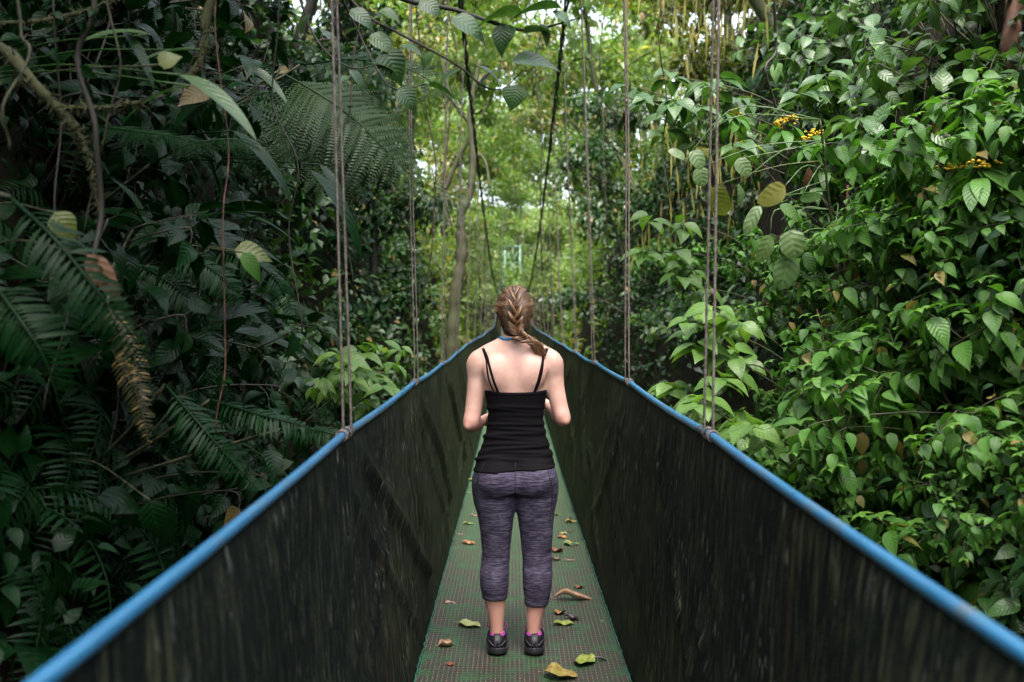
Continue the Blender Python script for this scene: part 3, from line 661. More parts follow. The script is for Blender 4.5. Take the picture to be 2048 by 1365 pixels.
strap([(-.115, -.10, 1.212), (-.124, -.10, 1.29), (-.135, -.09, 1.36), (-.146, -.045, 1.415), (-.149, .02, 1.412), (-.130, .08, 1.35), (-.105, .12, 1.27)], .008)
strap([(.103, -.11, 1.212), (.112, -.115, 1.27), (.128, -.10, 1.35), (.142, -.05, 1.415), (.145, .02, 1.415), (.125, .08, 1.35), (.10, .12, 1.27)], .014)
strap([(.108, -.11, 1.212), (.120, -.112, 1.27), (.132, -.09, 1.36), (.147, -.045, 1.414), (.149, .02, 1.412), (.130, .08, 1.35), (.105, .12, 1.27)], .008)
a = np.linspace(-math.pi * .5 - 1.9, -math.pi * .5 + 1.9, 40)
ribbon(bv, [(.062 * math.cos(t), -.012 + .062 * math.sin(t), 1.472 - .02 * (math.sin(t) + 1)) for t in a], .012, 'neck_cord', PM['neck'], person, .004)
for s in (-1, 1):
    e = Field((s * .03 - .02, .08, 1.59), (s * .03 + .02, .125, 1.64), .002); e.ell((s * .030, .098, 1.617), (.0125, .0125, .0125)); ey = e.mesh('eye', PM['eye'], person)
    e = Field((s * .03 - .01, .10, 1.60), (s * .03 + .01, .125, 1.635), .0015); e.ell((s * .030, .1085, 1.617), (.0055, .003, .0055)); e.mesh('iris', PM['iris'], ey)
e = Field((-.03, .09, 1.53), (.03, .13, 1.58), .002); e.ell((0, .113, 1.558), (.021, .007, .004), .004); e.ell((0, .113, 1.551), (.018, .007, .005), .004); e.mesh('lips', PM['lip'], person)
# shoes
for s, fx in ((-1, -.083), (1, .091)):
    f0 = .02; S_ = Field((fx - .07, -.10, -.02), (fx + .07, .24, .14), .0035)
    S_.ell((fx, -.018, .040), (.042, .048, .046), .02); S_.ell((fx + s * .004, .125, .030), (.046, .075, .034), .03); S_.cone((fx, .01, .045), (fx + s * .004, .12, .035), .036, .032, .03)
    S_.ell((fx, .035, .062), (.036, .05, .032), .02); S_.cone((fx, .008, .085), (fx, .01, .16), .026, .034, .012, 's')
    _, g = S_.sub(S_.lo, S_.lo + S_.h * (S_.n - 1)); S_.D = np.maximum(S_.D, .010 - g[..., 2]).astype(np.float32)
    shoe = S_.mesh('shoe', PM['shoe'], person, smooth_it=1)
    B_ = Field((fx - .07, -.10, -.02), (fx + .07, .24, .05), .0035); B_.ell((fx, -.018, .012), (.044, .050, .05), .02); B_.ell((fx + s * .004, .125, .01), (.048, .078, .04), .03); B_.cone((fx, .0, .012), (fx + s * .004, .12, .012), .040, .040, .03)
    _, g = B_.sub(B_.lo, B_.lo + B_.h * (B_.n - 1)); zq = g[..., 2]; B_.D = np.maximum(B_.D, np.maximum(-.004 - zq, zq - .016 - .012 * np.exp(-((g[..., 1] + .06) / .02) ** 2))).astype(np.float32)
    B_.mesh('sole', PM['sole'], shoe, smooth_it=1)
    mb = MB(); t = np.linspace(0, 2 * math.pi, 25)
    for k_ in range(2): mb.tube(np.stack([fx + (.034 - .003 * k_) * np.cos(t), .004 + (.045 - .003 * k_) * np.sin(t), .070 + .006 * k_ + .007 * np.cos(2 * t) + .006 * np.clip(-np.sin(t), 0, 1)], -1), .0042, 7, cap=False)
    mb.build('collar', PM['mag'], shoe)
    mb = MB()
    for dx in (-.008, .008): mb.tube(spline([(fx + dx, -.068, .03), (fx + dx * 1.2, -.066, .06), (fx + dx, -.050, .082)], 8), .0028, 5)
    for q in (-1, 1): mb.tube(spline([(fx + q * .041, -.03, .055), (fx + q * .028, -.055, .046), (fx + q * .014, -.064, .036)], 8), .0022, 5)
    mb.build('heel_overlay', PM['gshoe'], shoe)
    mb = MB()
    for k_ in range(4): mb.tube([(fx - .018, .05 + .018 * k_, .088 - .012 * k_), (fx, .055 + .018 * k_, .096 - .012 * k_), (fx + .018, .05 + .018 * k_, .088 - .012 * k_)], .0022, 5)
    for q in (-1, 1): mb.tube(spline([(fx, .055, .096), (fx + q * .03, .06, .115), (fx + q * .048, .05, .098), (fx + q * .035, .05, .088), (fx, .055, .096)], 20), .0024, 5)
    mb.build('lace', PM['lace'], shoe)
# hair: scalp, strands swept into a french braid, tail over the right shoulder
HC = np.array([0, .008, 1.620]); HR = np.array([.086, .104, .100])
Hf = Field((-.13, -.15, 1.42), (.13, .15, 1.76), .004)
Hf.ell(HC, HR, .02); Hf.loft([(1.48, 0, -.005, .050, .060, .03), (1.53, 0, -.008, .062, .076, .05), (1.58, 0, -.005, .076, .094, .07), (1.62, 0, 0, .083, .10, .08)], .03, 2.1)
Hf.ell((0, .125, 1.59), (.062, .075, .075), .012, op='s'); Hf.cone((0, .04, 1.40), (0, .05, 1.56), .05, .06, .012, 's')
hair = Hf.mesh('hair', PM['under'], person, smooth_it=2)
hv = BVHTree.FromPolygons([tuple(v.co) for v in hair.data.vertices], [tuple(p.vertices) for p in hair.data.polygons])
mb = MB(); hr_ = random.Random(4)
for i in range(900):
    s = -1 if i % 2 else 1
    zt = 1.715 - .20 * (i / 900) ** .9 + hr_.uniform(-.012, .012); p1 = np.array([s * .008, 0, zt]); 
    u = (i / 900); ang0 = hr_.uniform(.25, 1.25) if u < .5 else hr_.uniform(.35, 1.0)
    z0 = zt + (.02 + .05 * (1 - u)) * hr_.uniform(-.6, 1.0) - .012; z0 = min(max(z0, 1.50), 1.71)
    P0 = np.array([s * .12 * math.sin(ang0 * 1.3), -.14 * math.cos(ang0 * 1.3), z0 + .005]); P1 = np.array([s * .010, -.13, zt - .028])
    Pm = (P0 + P1) / 2 + np.array([s * .03, -.02, .006 * hr_.uniform(-1, 1)]); pts = []
    for t in np.linspace(0, 1, 11):
        q = (1 - t) ** 2 * P0 + 2 * t * (1 - t) * Pm + t * t * P1; h = hv.find_nearest(Vector(q))
        o_ = .0015 + .0035 * math.sin(math.pi * min(t * 1.2, 1)) * hr_.random(); pts.append(np.array(h[0]) + np.array(h[1]) * o_)
    mb.tube(np.array(pts), [.0014] * 10 + [.0006], 4, False, rnd=min(1, max(0, hr_.gauss(.36, .22))))
for i in range(260):
    s = hr_.choice((-1, 1)); x0 = s * hr_.uniform(.0, .085); P0 = np.array([x0, .08, 1.70 + .03 * hr_.random()]); P1 = np.array([s * .012, -.10, 1.70 - .05 * abs(x0) / .085])
    Pm = np.array([x0 * 1.25, -.03, 1.76]); pts = []
    for t in np.linspace(0, 1, 11):
        q = (1 - t) ** 2 * P0 + 2 * t * (1 - t) * Pm + t * t * P1; h = hv.find_nearest(Vector(q)); pts.append(np.array(h[0]) + np.array(h[1]) * (.0015 + .003 * hr_.random()))
    mb.tube(np.array(pts), .0013, 4, False, rnd=min(1, max(0, hr_.gauss(.4, .22))))
mb.build('strands', PM['hair'], hair)
bp = spline([(0.002, -.060, 1.712), (.0, -.103, 1.672), (0, -.118, 1.62), (.002, -.113, 1.565), (.003, -.100, 1.530), (.006, -.102, 1.502), (.026, -.102, 1.482), (.060, -.092, 1.466), (.090, -.078, 1.451), (.112, -.064, 1.438)], 200)
bw = np.interp(np.linspace(0, 1, 200), [0, .12, .35, .6, .72, .9, 1], [.014, .026, .036, .036, .027, .016, .007])
Tb = np.gradient(bp, axis=0); Tb /= np.linalg.norm(Tb, axis=1)[:, None]
mb = MB(); nl = 9
for i in range(nl):
    for s in (-1, 1):
        f = (i + (.5 if s > 0 else 0) + .3) / (nl + .6); k0 = int(max(0, (f - .075) * 199)); k1 = int(min(199, (f + .045) * 199)); kc = (k0 + k1) // 2
        nrm = np.array([0, -1, .0]) if f < .75 else np.array([.35, -.9, .1]); nrm = nrm - Tb[kc] * nrm.dot(Tb[kc]); nrm /= np.linalg.norm(nrm); sd = np.cross(Tb[kc], nrm); sd *= np.sign(sd[0]) if abs(sd[0]) > .2 else np.sign(sd[2] + 1e-6); wd = bw[kc]
        st_ = bp[k0] + sd * s * wd * 1.0; en = bp[k1] - sd * s * wd * .25; base_r = hr_.gauss(.58, .08)
        for j in range(40):
            a_, rr = hr_.uniform(0, 6.28), math.sqrt(hr_.random()); t = np.linspace(0, 1, 9)[:, None]; thick = np.sin(np.pi * (.12 + .82 * t)) * wd * .44
            ctr = st_ + (en - st_) * t + nrm * (np.sin(np.pi * t) * wd * .36 + .002)
            pts = ctr + (nrm * math.cos(a_) * .8 + Tb[kc] * math.sin(a_)) * rr * thick + sd * s * np.sin(np.pi * t) * wd * .12
            mb.tube(pts, [.0008] + [.0019] * 7 + [.0008], 4, False, rnd=min(1, max(0, base_r + (rr - .5) * .3 + hr_.gauss(0, .14))))
for j in range(160):     # loose tail and flyaways
    a_ = bp[-60 + hr_.randrange(40)]; e_ = np.array([.112, -.062, 1.418]) + np.array([hr_.gauss(0, .013), hr_.gauss(0, .010), hr_.gauss(-.006, .010)])
    pts = spline([a_, (a_ + e_) / 2 + np.array([hr_.gauss(.005, .008), -.012, .014 + hr_.gauss(0, .006)]), e_, e_ + np.array([.006 + hr_.gauss(0, .004), 0, -.012])], 10)
    mb.tube(pts, [.0015] * 8 + [.001, .0004], 4, False, rnd=min(1, max(0, hr_.gauss(.7, .2))))
for j in range(70):
    s = hr_.choice((-1, 1)); z0 = hr_.uniform(1.47, 1.70); h = hv.find_nearest(Vector((s * .13, hr_.uniform(-.1, .03), z0))); p = np.array(h[0]); nn = np.array(h[1])
    mb.tube(spline([p, p + nn * .006 + [0, -.004, -.012], p + nn * hr_.uniform(.006, .014) + [0, -.008, -.03]], 7), .0005, 3, False, rnd=.8)
mb.build('braid', PM['hair'], hair)
person.scale = (1, 1, 1)
# ------------------------------------------------------------------ terrain: two steep banks with the bridge between them
PROF_U = [0, .25, .95, 1.5, 2.3, 4.0, 8, 16, 40]; PROF_Z = [-4.5, -2.6, 1.5, 3.6, 5.2, 7.2, 9.5, 12, 18]
def hgt(x, y):
    x = np.asarray(x, float); y = np.asarray(y, float); s = np.sign(x); p3 = np.stack([x, y, s * 2], -1)
    gap = .80 + .30 * vnoise(np.stack([y, s * 4, y * 0], -1), .23) + np.interp(y, [-14, -3, 2, 8, 30, 50], [3.5, 1.2, 0, .05, .5, 1.5])
    u = np.abs(x - BX) - gap
    amp = np.interp(y, [-14, -3, 0], [.3, .75, 1])
    z = np.interp(u, PROF_U, PROF_Z, left=-4.5) * np.where(u > 1, amp, 1) + .75 * vnoise(p3, .7) + .25 * vnoise(p3, 2.3, 3)
    rise = np.interp(y, [34, 44, 47.5, 60, 110], [-9, .5, 2.35, 4.5, 14])
    return np.where(y > 34, np.maximum(z, rise + .1 * vnoise(p3, .7)), z)
def surf_normal(x, y):
    e = .08; n = np.stack([-(hgt(x + e, y) - hgt(x - e, y)) / (2 * e), -(hgt(x, y + e) - hgt(x, y - e)) / (2 * e), np.ones_like(x)], -1)
    return n / np.linalg.norm(n, axis=-1)[..., None]
def hit(px, py, dmin=1.2, dmax=70):
    """where the sight line of a pixel meets the bank"""
    d = np.arange(dmin, dmax, .04); a = P(px, py, 1.0) - [0, 0, EYE]; q = np.array([0, 0, EYE]) + a * d[:, None]
    k = np.nonzero(q[:, 2] < hgt(q[:, 0], q[:, 1]))[0]
    return q[k[0]] if len(k) else None
xs = np.unique(np.concatenate([np.arange(-40, -6, 1.2), np.arange(-6, 6.01, .11), np.arange(6, 41, 1.2)])); ys = np.unique(np.concatenate([np.arange(-14, 14, .16), np.arange(14, 60, .4), np.arange(60, 200, 4)]))
Y, X = np.meshgrid(ys, xs, indexing='ij'); V = np.stack([X, Y, hgt(X, np.minimum(Y, 110)) + .05 * vnoise(np.stack([X, Y, X * 0], -1), 5)], -1).reshape(-1, 3); n = len(xs)
I = (np.arange(len(ys) - 1)[:, None] * n + np.arange(n - 1)[None]).ravel(); Q = np.stack([I, I + 1, I + n + 1, I + n], -1)
m, nt, bs, out = newmat('damp_forest_soil'); v = coords(nt)
c = ramp(nt, noise(nt, v, 2.2, 6, .65), (.3, (.005, .004, .003)), (.5, (.012, .009, .006)), (.62, (.010, .016, .005)), (.75, (.024, .016, .010)))
nt.links.new(c, bs.inputs['Base Color']); bs.inputs['Roughness'].default_value = .85; bs.inputs['Specular IOR Level'].default_value = .08; bump(nt, bs, noise(nt, v, 9, 5, .7), .8, .05)
tag(mesh_obj('ground', V, [Q], m), kind='structure')

# ------------------------------------------------------------------ leaves
def unit(v): v = np.asarray(v, float); return v / (np.linalg.norm(v, axis=-1, keepdims=True) + 1e-9)
def place(mb, tm, pos, dr, nr, size, rnd, wide=None):
    TV, TQ, TU = tm; pos = np.atleast_2d(pos); n = len(pos); dr = unit(np.broadcast_to(dr, (n, 3))); nr = np.broadcast_to(nr, (n, 3)); X = unit(np.cross(dr, nr)); Z = np.cross(X, dr)
    size = np.broadcast_to(size, (n,)); rnd = np.broadcast_to(rnd, (n,)); k = len(TV); wx = np.ones(n) if wide is None else np.broadcast_to(wide, (n,))
    V = pos[:, None] + size[:, None, None] * (TV[None, :, 0:1] * (X * wx[:, None])[:, None] + TV[None, :, 1:2] * dr[:, None] + TV[None, :, 2:3] * Z[:, None])
    Q = TQ[None] + (np.arange(n) * k)[:, None, None]
    L = np.concatenate([np.broadcast_to(TU, (n, k, 2)), np.broadcast_to(rnd[:, None, None], (n, k, 1))], -1)
    mb.add(V.reshape(-1, 3), Q.reshape(-1, 4), None, L.reshape(-1, 3))
OV = leaf_template(9, .27, .85, .62, .40, .16, .12, 0, .03, 2)        # pointed oval
OVl = leaf_template(5, .26, .85, .62, .45, .16, .1, 0, 0, 1)
OVm = leaf_template(2, .27, 1.3, .55, .5, .12, 0, 0, 0, 1)
RD = leaf_template(10, .42, 2.0, .45, .35, .08, .10, 0, .05, 2)      # round, heart-like
LN = leaf_template(8, .14, 1.2, .7, .5, .15, .1, 0, .04, 1)          # lance
ST = leaf_template(16, .08, 1.3, .6, .35, .22, .1, 0, .06, 1)         # long strap
PN = leaf_template(4, .062, 1.6, .5, .35, .12, .1, 0, .0, 1)         # fern pinna
PM_ = leaf_template(2, .17, 1.6, .5, .2, .0, .0, 0, .0, 1)
PM_ = (PM_[0], PM_[1], PM_[2])
LM = dict(
    bright=leafmat('fresh_green_leaf', (0.0200, 0.0720, 0.0110), (0.0720, 0.1850, 0.0260), .48, .30, tip=(.09, .20, .03), spec=.35),
    broad=leafmat('broad_green_leaf', (0.0220, 0.0640, 0.0160), (0.0720, 0.1400, 0.0380), .36, .22, veins=7, old=(.30, .30, .06), oldfrac=.015, spec=.35),
    pale=leafmat('spotted_pale_leaf', (0.0600, 0.1200, 0.0450), (0.1250, 0.1850, 0.0700), .45, .3, veins=5, old=(.22, .20, .06), oldfrac=.06),
    dark=leafmat('shade_darkened_wet_leaf', (0.0012, 0.0095, 0.0022), (0.0040, 0.0235, 0.0048), .30, .15, veins=8, spec=.12, oldfrac=.006, old=(.08, .06, .02)),  # shade of the left bank is put into this leaf colour
    under=leafmat('shade_darkened_ground_leaf', (0.0036, 0.0156, 0.0042), (0.0108, 0.0372, 0.0078), .4, .2, veins=0, oldfrac=0, spec=.25),  # darkened so the shade of the gaps sits in the leaf colour
    mid=leafmat('mid_green_leaf', (0.0125, 0.0440, 0.0095), (0.0400, 0.0980, 0.0190), .36, .22),
    fern=leafmat('fern_frond', (0.0032, 0.0200, 0.0050), (0.0075, 0.0380, 0.0090), .42, .25, veins=0, oldfrac=0, spec=.15),
    fernp=leafmat('pale_fern_frond', (0.0160, 0.0420, 0.0120), (0.0320, 0.0680, 0.0210), .5, .35, veins=0, oldfrac=0, spec=.2),
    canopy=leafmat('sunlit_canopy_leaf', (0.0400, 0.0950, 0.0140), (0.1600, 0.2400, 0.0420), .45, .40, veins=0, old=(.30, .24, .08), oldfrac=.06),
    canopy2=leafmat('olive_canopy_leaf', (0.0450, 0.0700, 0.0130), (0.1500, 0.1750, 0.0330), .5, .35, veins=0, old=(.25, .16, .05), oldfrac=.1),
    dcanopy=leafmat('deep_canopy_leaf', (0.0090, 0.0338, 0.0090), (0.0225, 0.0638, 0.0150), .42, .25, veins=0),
    yellow=leafmat('yellowing_leaf', (0.0600, 0.0850, 0.0140), (0.1200, 0.1400, 0.0280), .4, .35, veins=7),
    fresh=leafmat('fresh_light_leaf', (0.0600, 0.1360, 0.0250), (0.1300, 0.2350, 0.0520), .38, .35, veins=8, oldfrac=.02, old=(.20, .28, .08), spec=.4),
    deadl=leafmat('withered_leaf', (.10, .045, .02), (.20, .10, .05), .6, .1, veins=5, oldfrac=0),
    hang=leafmat('withered_hanging_frond', (.020, .024, .005), (.045, .045, .010), .5, .25, veins=0, oldfrac=.1),
    flower=simple('yellow_blossom', (.75, .50, .02), .6, 60, .3), redf=simple('orange_red_blossom', (.7, .10, .03), .6, 60, .3))
WD = dict(stem=simple('green_brown_stem', (.045, .050, .018), .7, 30, .5), bark=simple('mossy_bark', (.045, .038, .022), .85, 9, .6, bstr=.6, c2=(.035, .055, .012)),
          dark=simple('wet_dark_bark', (.022, .018, .012), .7, 12, .6, bstr=.6, c2=(.010, .012, .005)), moss=simple('olive_moss', (.040, .042, .010), .9, 25, .6, bstr=.8, c2=(.016, .022, .006)),
          red=simple('reddish_bark', (.12, .055, .03), .8, 14, .5, bstr=.6), liana=simple('brown_liana', (.06, .042, .028), .8, 20, .5))
UP = np.array([0, 0, 1.])
def r3(g, n=None): return g.normal(size=(3,) if n is None else (n, 3))

# ------------------------------------------------------------------ undergrowth that covers both banks (nobody could count it)
def undergrowth(name, side, y0, y1, npts, tmpl, size, mats, per=9, lift=.28, dens=1.0, smin=.0):
    g = np.random.default_rng(int(abs(y0) * 10) + (5 if side > 0 else 9) + len(name)); mb = MB()
    yy = y0 + (y1 - y0) * g.random(npts) ; u = g.random(npts) ** .85 * (7.2 + .12 * yy); xx = BX + side * (.75 + u)
    zz_ = hgt(xx, yy); nn = surf_normal(xx, yy)
    # more points where the bank is steep
    keep = g.random(npts) < np.clip(.25 + .75 * (1 - nn[:, 2]) * 1.5, 0, 1)
    ok = (np.abs(xx) < .60 * yy + 1.4) & (zz_ < EYE + .40 * yy + 1.0) & (zz_ > EYE - .42 * yy - 1.2) & keep & (vnoise(np.stack([xx, yy, zz_], -1), 1.3, 2) > -.12)
    xx, yy, zz_, nn = xx[ok], yy[ok], zz_[ok], nn[ok]; n = len(xx)
    c = np.stack([xx, yy, zz_], -1) + nn * (lift * g.random(n) ** 1.3)[:, None] * (1 + .8 * vnoise(np.stack([xx, yy, zz_], -1), .9, 6))[:, None]
    c = np.repeat(c, per, 0); nn = np.repeat(nn, per, 0); m = len(c)
    off = r3(g, m) * size * .85; pos = c + off
    dr = unit(unit(off) * .9 + nn * .35 + r3(g, m) * .4 + np.array([0, 0, -.25])); nr = unit(nn * .7 + UP * .8 + r3(g, m) * .35)
    sz = size * np.exp(g.normal(size=m) * .28); cr = np.repeat(g.random(n), per); place(mb, tmpl, pos, dr, nr, sz, np.clip(cr * .7 + .3 * g.random(m), 0, .79))
    o = mb.build(name, mats); tag(o, kind='stuff'); return o
undergrowth('undergrowth', 1, 1.5, 9, 9000, OVl, .07, LM['under'], 9).__setitem__('label', 'shade darkened undergrowth leaves covering the near right bank')
undergrowth('undergrowth', -1, 1.2, 9, 9000, OVl, .085, LM['dark'], 9).__setitem__('label', 'wet, shade darkened undergrowth leaves covering the near left bank')
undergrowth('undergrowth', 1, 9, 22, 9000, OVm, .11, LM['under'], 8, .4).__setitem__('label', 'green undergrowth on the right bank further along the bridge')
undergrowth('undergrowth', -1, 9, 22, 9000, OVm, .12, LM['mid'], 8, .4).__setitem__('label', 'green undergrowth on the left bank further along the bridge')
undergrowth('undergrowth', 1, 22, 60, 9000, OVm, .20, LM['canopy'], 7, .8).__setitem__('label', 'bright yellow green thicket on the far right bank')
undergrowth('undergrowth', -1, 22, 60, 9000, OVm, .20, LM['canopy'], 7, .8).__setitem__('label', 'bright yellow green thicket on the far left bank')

# ------------------------------------------------------------------ plant builders (each returns an Empty with parts)
def copy_tree(o, parent=None):
    c = o.copy(); col.objects.link(c)
    if parent is not None: c.parent = parent
    for ch in list(o.children): copy_tree(ch, c)
    return c
def stems_and_leaves(g, nst, h, spread, tmpl, size, per, mat, stemmat, name, whorl=False, r0=.006, droop=.3, tipn=0, fromt=.35, wide=None, brn=0):
    root = empty(name); mf = MB(); ms = MB()
    for i in range(nst):
        a = g.random() * 6.28; sp_ = spread * (g.random() ** .6); hh = h * (.55 + .45 * g.random()) * (1 - .25 * sp_ / spread)
        end = np.array([math.cos(a) * sp_, math.sin(a) * sp_, hh]); mid_ = end * [.35, .35, .6] + r3(g) * .04
        pts = spline([np.array([0, 0, -.12]), mid_, end, end + (end - mid_) * [.25, .25, -droop * .4]], 16); ms.tube(pts, np.linspace(r0, r0 * .3, 16), 5)
        paths = [pts]
        for b_ in range(brn):
            k = g.integers(5, 13); q = pts[k]; e2 = q + unit(r3(g) + [0, 0, .5]) * h * .28; bp_ = spline([q, (q + e2) / 2 + r3(g) * .02, e2], 8); ms.tube(bp_, np.linspace(r0 * .5, r0 * .2, 8), 4); paths.append(bp_)
        for pt in paths:
            ln = max(3, int(per * len(pt) / 16)); ts = fromt + (1 - fromt) * (np.arange(ln) + .5) / ln; T = np.gradient(pt, axis=0)
            pos = []; dr = []
            for j, t in enumerate(ts):
                k = min(len(pt) - 1, int(t * (len(pt) - 1) + .5)); Tk = unit(T[k]); s1 = unit(np.cross(Tk, UP) + 1e-3); s2 = np.cross(s1, Tk); an = j * (2.4 if not whorl else math.pi / 2 * 1.05) + g.random() * .5
                for q in ((0, math.pi) if whorl else (0,)):
                    dd = math.cos(an + q) * s1 + math.sin(an + q) * s2; dd = unit(dd + Tk * .35 + np.array([0, 0, -droop * .6])); pet = size * .22
                    pos.append(pt[k] + dd * pet); dr.append(dd)
                    if size > .12: ms.tube([pt[k], pt[k] + dd * pet], .0016, 4, cap=False)
            pos, dr = np.array(pos), np.array(dr); m = len(pos)
            place(mf, tmpl, pos, dr, unit(UP + r3(g, m) * .28), size * np.exp(g.normal(size=m) * .18) * np.linspace(1.05, .8, m), .79 * g.random(m), wide)
            if tipn:
                e_ = pt[-1]; an = np.arange(tipn) * 6.28 / tipn + g.random(); dd = unit(np.stack([np.cos(an), np.sin(an), np.full(tipn, .25)], 1)); place(mf, tmpl, np.repeat(e_[None], tipn, 0), dd, unit(UP + .01 + r3(g, tipn) * .1), size * .55, .9)
    mf.build('foliage', mat, root); ms.build('stems', stemmat, root); return root
def frond_mesh(mb, ms, pts, N0, n_pairs, plen, tmpl, rnd, bip=0, r0=.004, pw=1.0, g=rng):
    pts = np.asarray(pts); m = len(pts); T = unit(np.gradient(pts, axis=0)); ms.tube(pts, np.linspace(r0, r0 * .25, m), 5, rnd=rnd)
    ts = np.linspace(.10, .985, n_pairs); idx_ = ts * (m - 1); i0 = idx_.astype(int); f = (idx_ - i0)[:, None]; i1 = np.minimum(i0 + 1, m - 1)
    p = pts[i0] * (1 - f) + pts[i1] * f; t = unit(T[i0] * (1 - f) + T[i1] * f); S = unit(np.cross(t, N0)); Nn = np.cross(S, t)
    prof = np.sin(np.pi * np.clip(ts * .82 + .16, 0, 1)) ** .75 * (1 - .25 * ts); prof[ts > .9] *= np.linspace(1, .5, (ts > .9).sum())
    for s in (-1, 1):
        dr = unit(S * s + t * .38 - Nn * .12 + r3(g, n_pairs) * .09); ln = plen * prof * (.80 + .28 * g.random(n_pairs)) * np.where(g.random(n_pairs) < .05, .35, 1)
        if not bip: place(mb, tmpl, p, dr, Nn + r3(g, n_pairs) * .12, ln, rnd + .08 * g.random(n_pairs), pw)
        else:
            for j in range(n_pairs):
                k = max(5, int(bip * prof[j])); u = (np.arange(k) + .5) / k; dp = p[j] + dr[j] * (u * ln[j])[:, None] - Nn[j] * (u ** 2 * ln[j] * .18)[:, None]; side = unit(np.cross(dr[j], Nn[j])); pl = ln[j] * .13 * (1 - u ** 1.6) + .004
                for q in (-1, 1): place(mb, PM_, dp, unit(side * q + dr[j] * .45), Nn[j], pl, rnd + .05, 1.0)
                ms.tube([p[j], p[j] + dr[j] * ln[j] * .55 - Nn[j] * ln[j] * .05, p[j] + dr[j] * ln[j] * .98 - Nn[j] * ln[j] * .17], [.0015, .001, .0006], 3, cap=False)
def arch(a, L, rise, n=18, g=rng, twist=0):
    d = np.array([math.cos(a), math.sin(a), 0]); el_ = rise; pts = [np.zeros(3)]
    for i in range(n - 1):
        el_ -= (rise + .75) / (n - 1) * 1.05; pts.append(pts[-1] + (d * math.cos(el_) + UP * math.sin(el_)) * L / (n - 1))
    return np.array(pts)
def fern(g, nf=8, L=.6, plen=.13, np_=24, mat='fern', bip=0, name='fern', rise=1.15, trunk=0, tmpl=None):
    root = empty(name)
    if trunk:
        mb = MB(); mb.tube([(0, 0, -trunk), (.02, 0, -trunk / 2), (0, 0, .02)], [.06, .05, .055], 10); mb.build('trunk', WD['dark'], root)
    for i in range(nf):
        a = i * 6.283 / nf + g.normal() * .2; ll = L * (.75 + .35 * g.random()); pts = arch(a, ll, rise + g.normal() * .15)
        d = np.array([math.cos(a), math.sin(a), 0]); mb = MB()
        frond_mesh(mb, mb, pts, UP + d * .3, np_, plen * ll / L, tmpl or PN, .1 + .6 * g.random(), bip, g=g); mb.build('frond', LM[mat], root)
    return root
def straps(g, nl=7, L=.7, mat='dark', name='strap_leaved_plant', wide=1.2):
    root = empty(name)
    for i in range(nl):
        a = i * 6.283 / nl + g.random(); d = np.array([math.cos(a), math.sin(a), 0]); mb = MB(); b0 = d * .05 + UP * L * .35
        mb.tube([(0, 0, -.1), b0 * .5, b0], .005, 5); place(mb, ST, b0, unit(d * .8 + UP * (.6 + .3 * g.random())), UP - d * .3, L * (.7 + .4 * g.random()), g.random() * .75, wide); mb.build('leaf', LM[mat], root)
    return root
def orient(o, pos, nrm, g, scale=1., lean=.55, yaw=None):
    up = unit(UP * (1 - lean) + np.asarray(nrm) * lean); q = Vector(up).to_track_quat('Z', 'Y').to_matrix() @ Matrix.Rotation(g.random() * 6.28 if yaw is None else yaw, 3, 'Z')
    o.matrix_basis = Matrix.Translation(Vector(pos)) @ q.to_4x4() @ Matrix.Scale(scale, 4)
used = set()
def stand(proto, px, py, g, label, cat, group, scale=1., lean=.55, back=.0, sink=.03, pos=None):
    """first use takes the prototype itself, later ones a copy; rooted where the sight line meets the bank"""
    if pos is None:
        p = hit(px, py)
        if p is None: return None
    else: p = np.asarray(pos, float)
    if p[1] > 58: return None
    n = surf_normal(p[0:1], p[1:2])[0]
    o = proto if proto.name not in used else copy_tree(proto)
    used.add(proto.name); orient(o, p - n * sink + np.array([0, back, 0]), n, g, scale, lean)
    o['label'] = label; o['category'] = cat
    if group: o['group'] = group
    return o
g0 = np.random.default_rng(11)
broad = [stems_and_leaves(np.random.default_rng(s), 6, .85, .45, OV, .16, 9, LM['broad'], WD['stem'], 'broad_leaved_shrub', droop=.5) for s in (1, 2, 3)]
paleb = [stems_and_leaves(np.random.default_rng(s), 5, .75, .4, RD, .17, 6, LM['pale'], WD['stem'], 'pale_leaved_shrub', droop=.8) for s in (4, 5)]
small = [stems_and_leaves(np.random.default_rng(s), 15, .55, .50, OV, {6: .055, 7: .066, 8: .082}[s], 9, LM['bright'], WD['stem'], 'small_leaved_shrub', whorl=True, droop=1.3, tipn=5, brn=4, r0=.004, wide=1.0) for s in (6, 7, 8)]
herb = [stems_and_leaves(np.random.default_rng(s), 6, .40, .30, OV, .15, 6, LM['mid'], WD['stem'], 'leafy_herb', whorl=True, droop=.4, tipn=3, r0=.005) for s in (9, 10)]
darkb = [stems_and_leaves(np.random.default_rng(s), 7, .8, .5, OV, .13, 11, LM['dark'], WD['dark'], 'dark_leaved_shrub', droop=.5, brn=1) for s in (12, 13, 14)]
lance = [stems_and_leaves(np.random.default_rng(s), 8, .7, .4, LN, .17, 12, LM['mid'], WD['stem'], 'narrow_leaved_shrub', droop=.6) for s in (15, 16)]
ferns = [fern(np.random.default_rng(s), 8, .62, .14, 24) for s in (21, 22)]
fernsb = [fern(np.random.default_rng(s), 7, .8, .22, 20, 'fern', 11, 'feathery_fern') for s in (23, 24)]
fernp = [fern(np.random.default_rng(25), 7, .55, .13, 22, 'fernp', 0, 'pale_fern')]
strp = [straps(np.random.default_rng(s)) for s in (31, 32)]

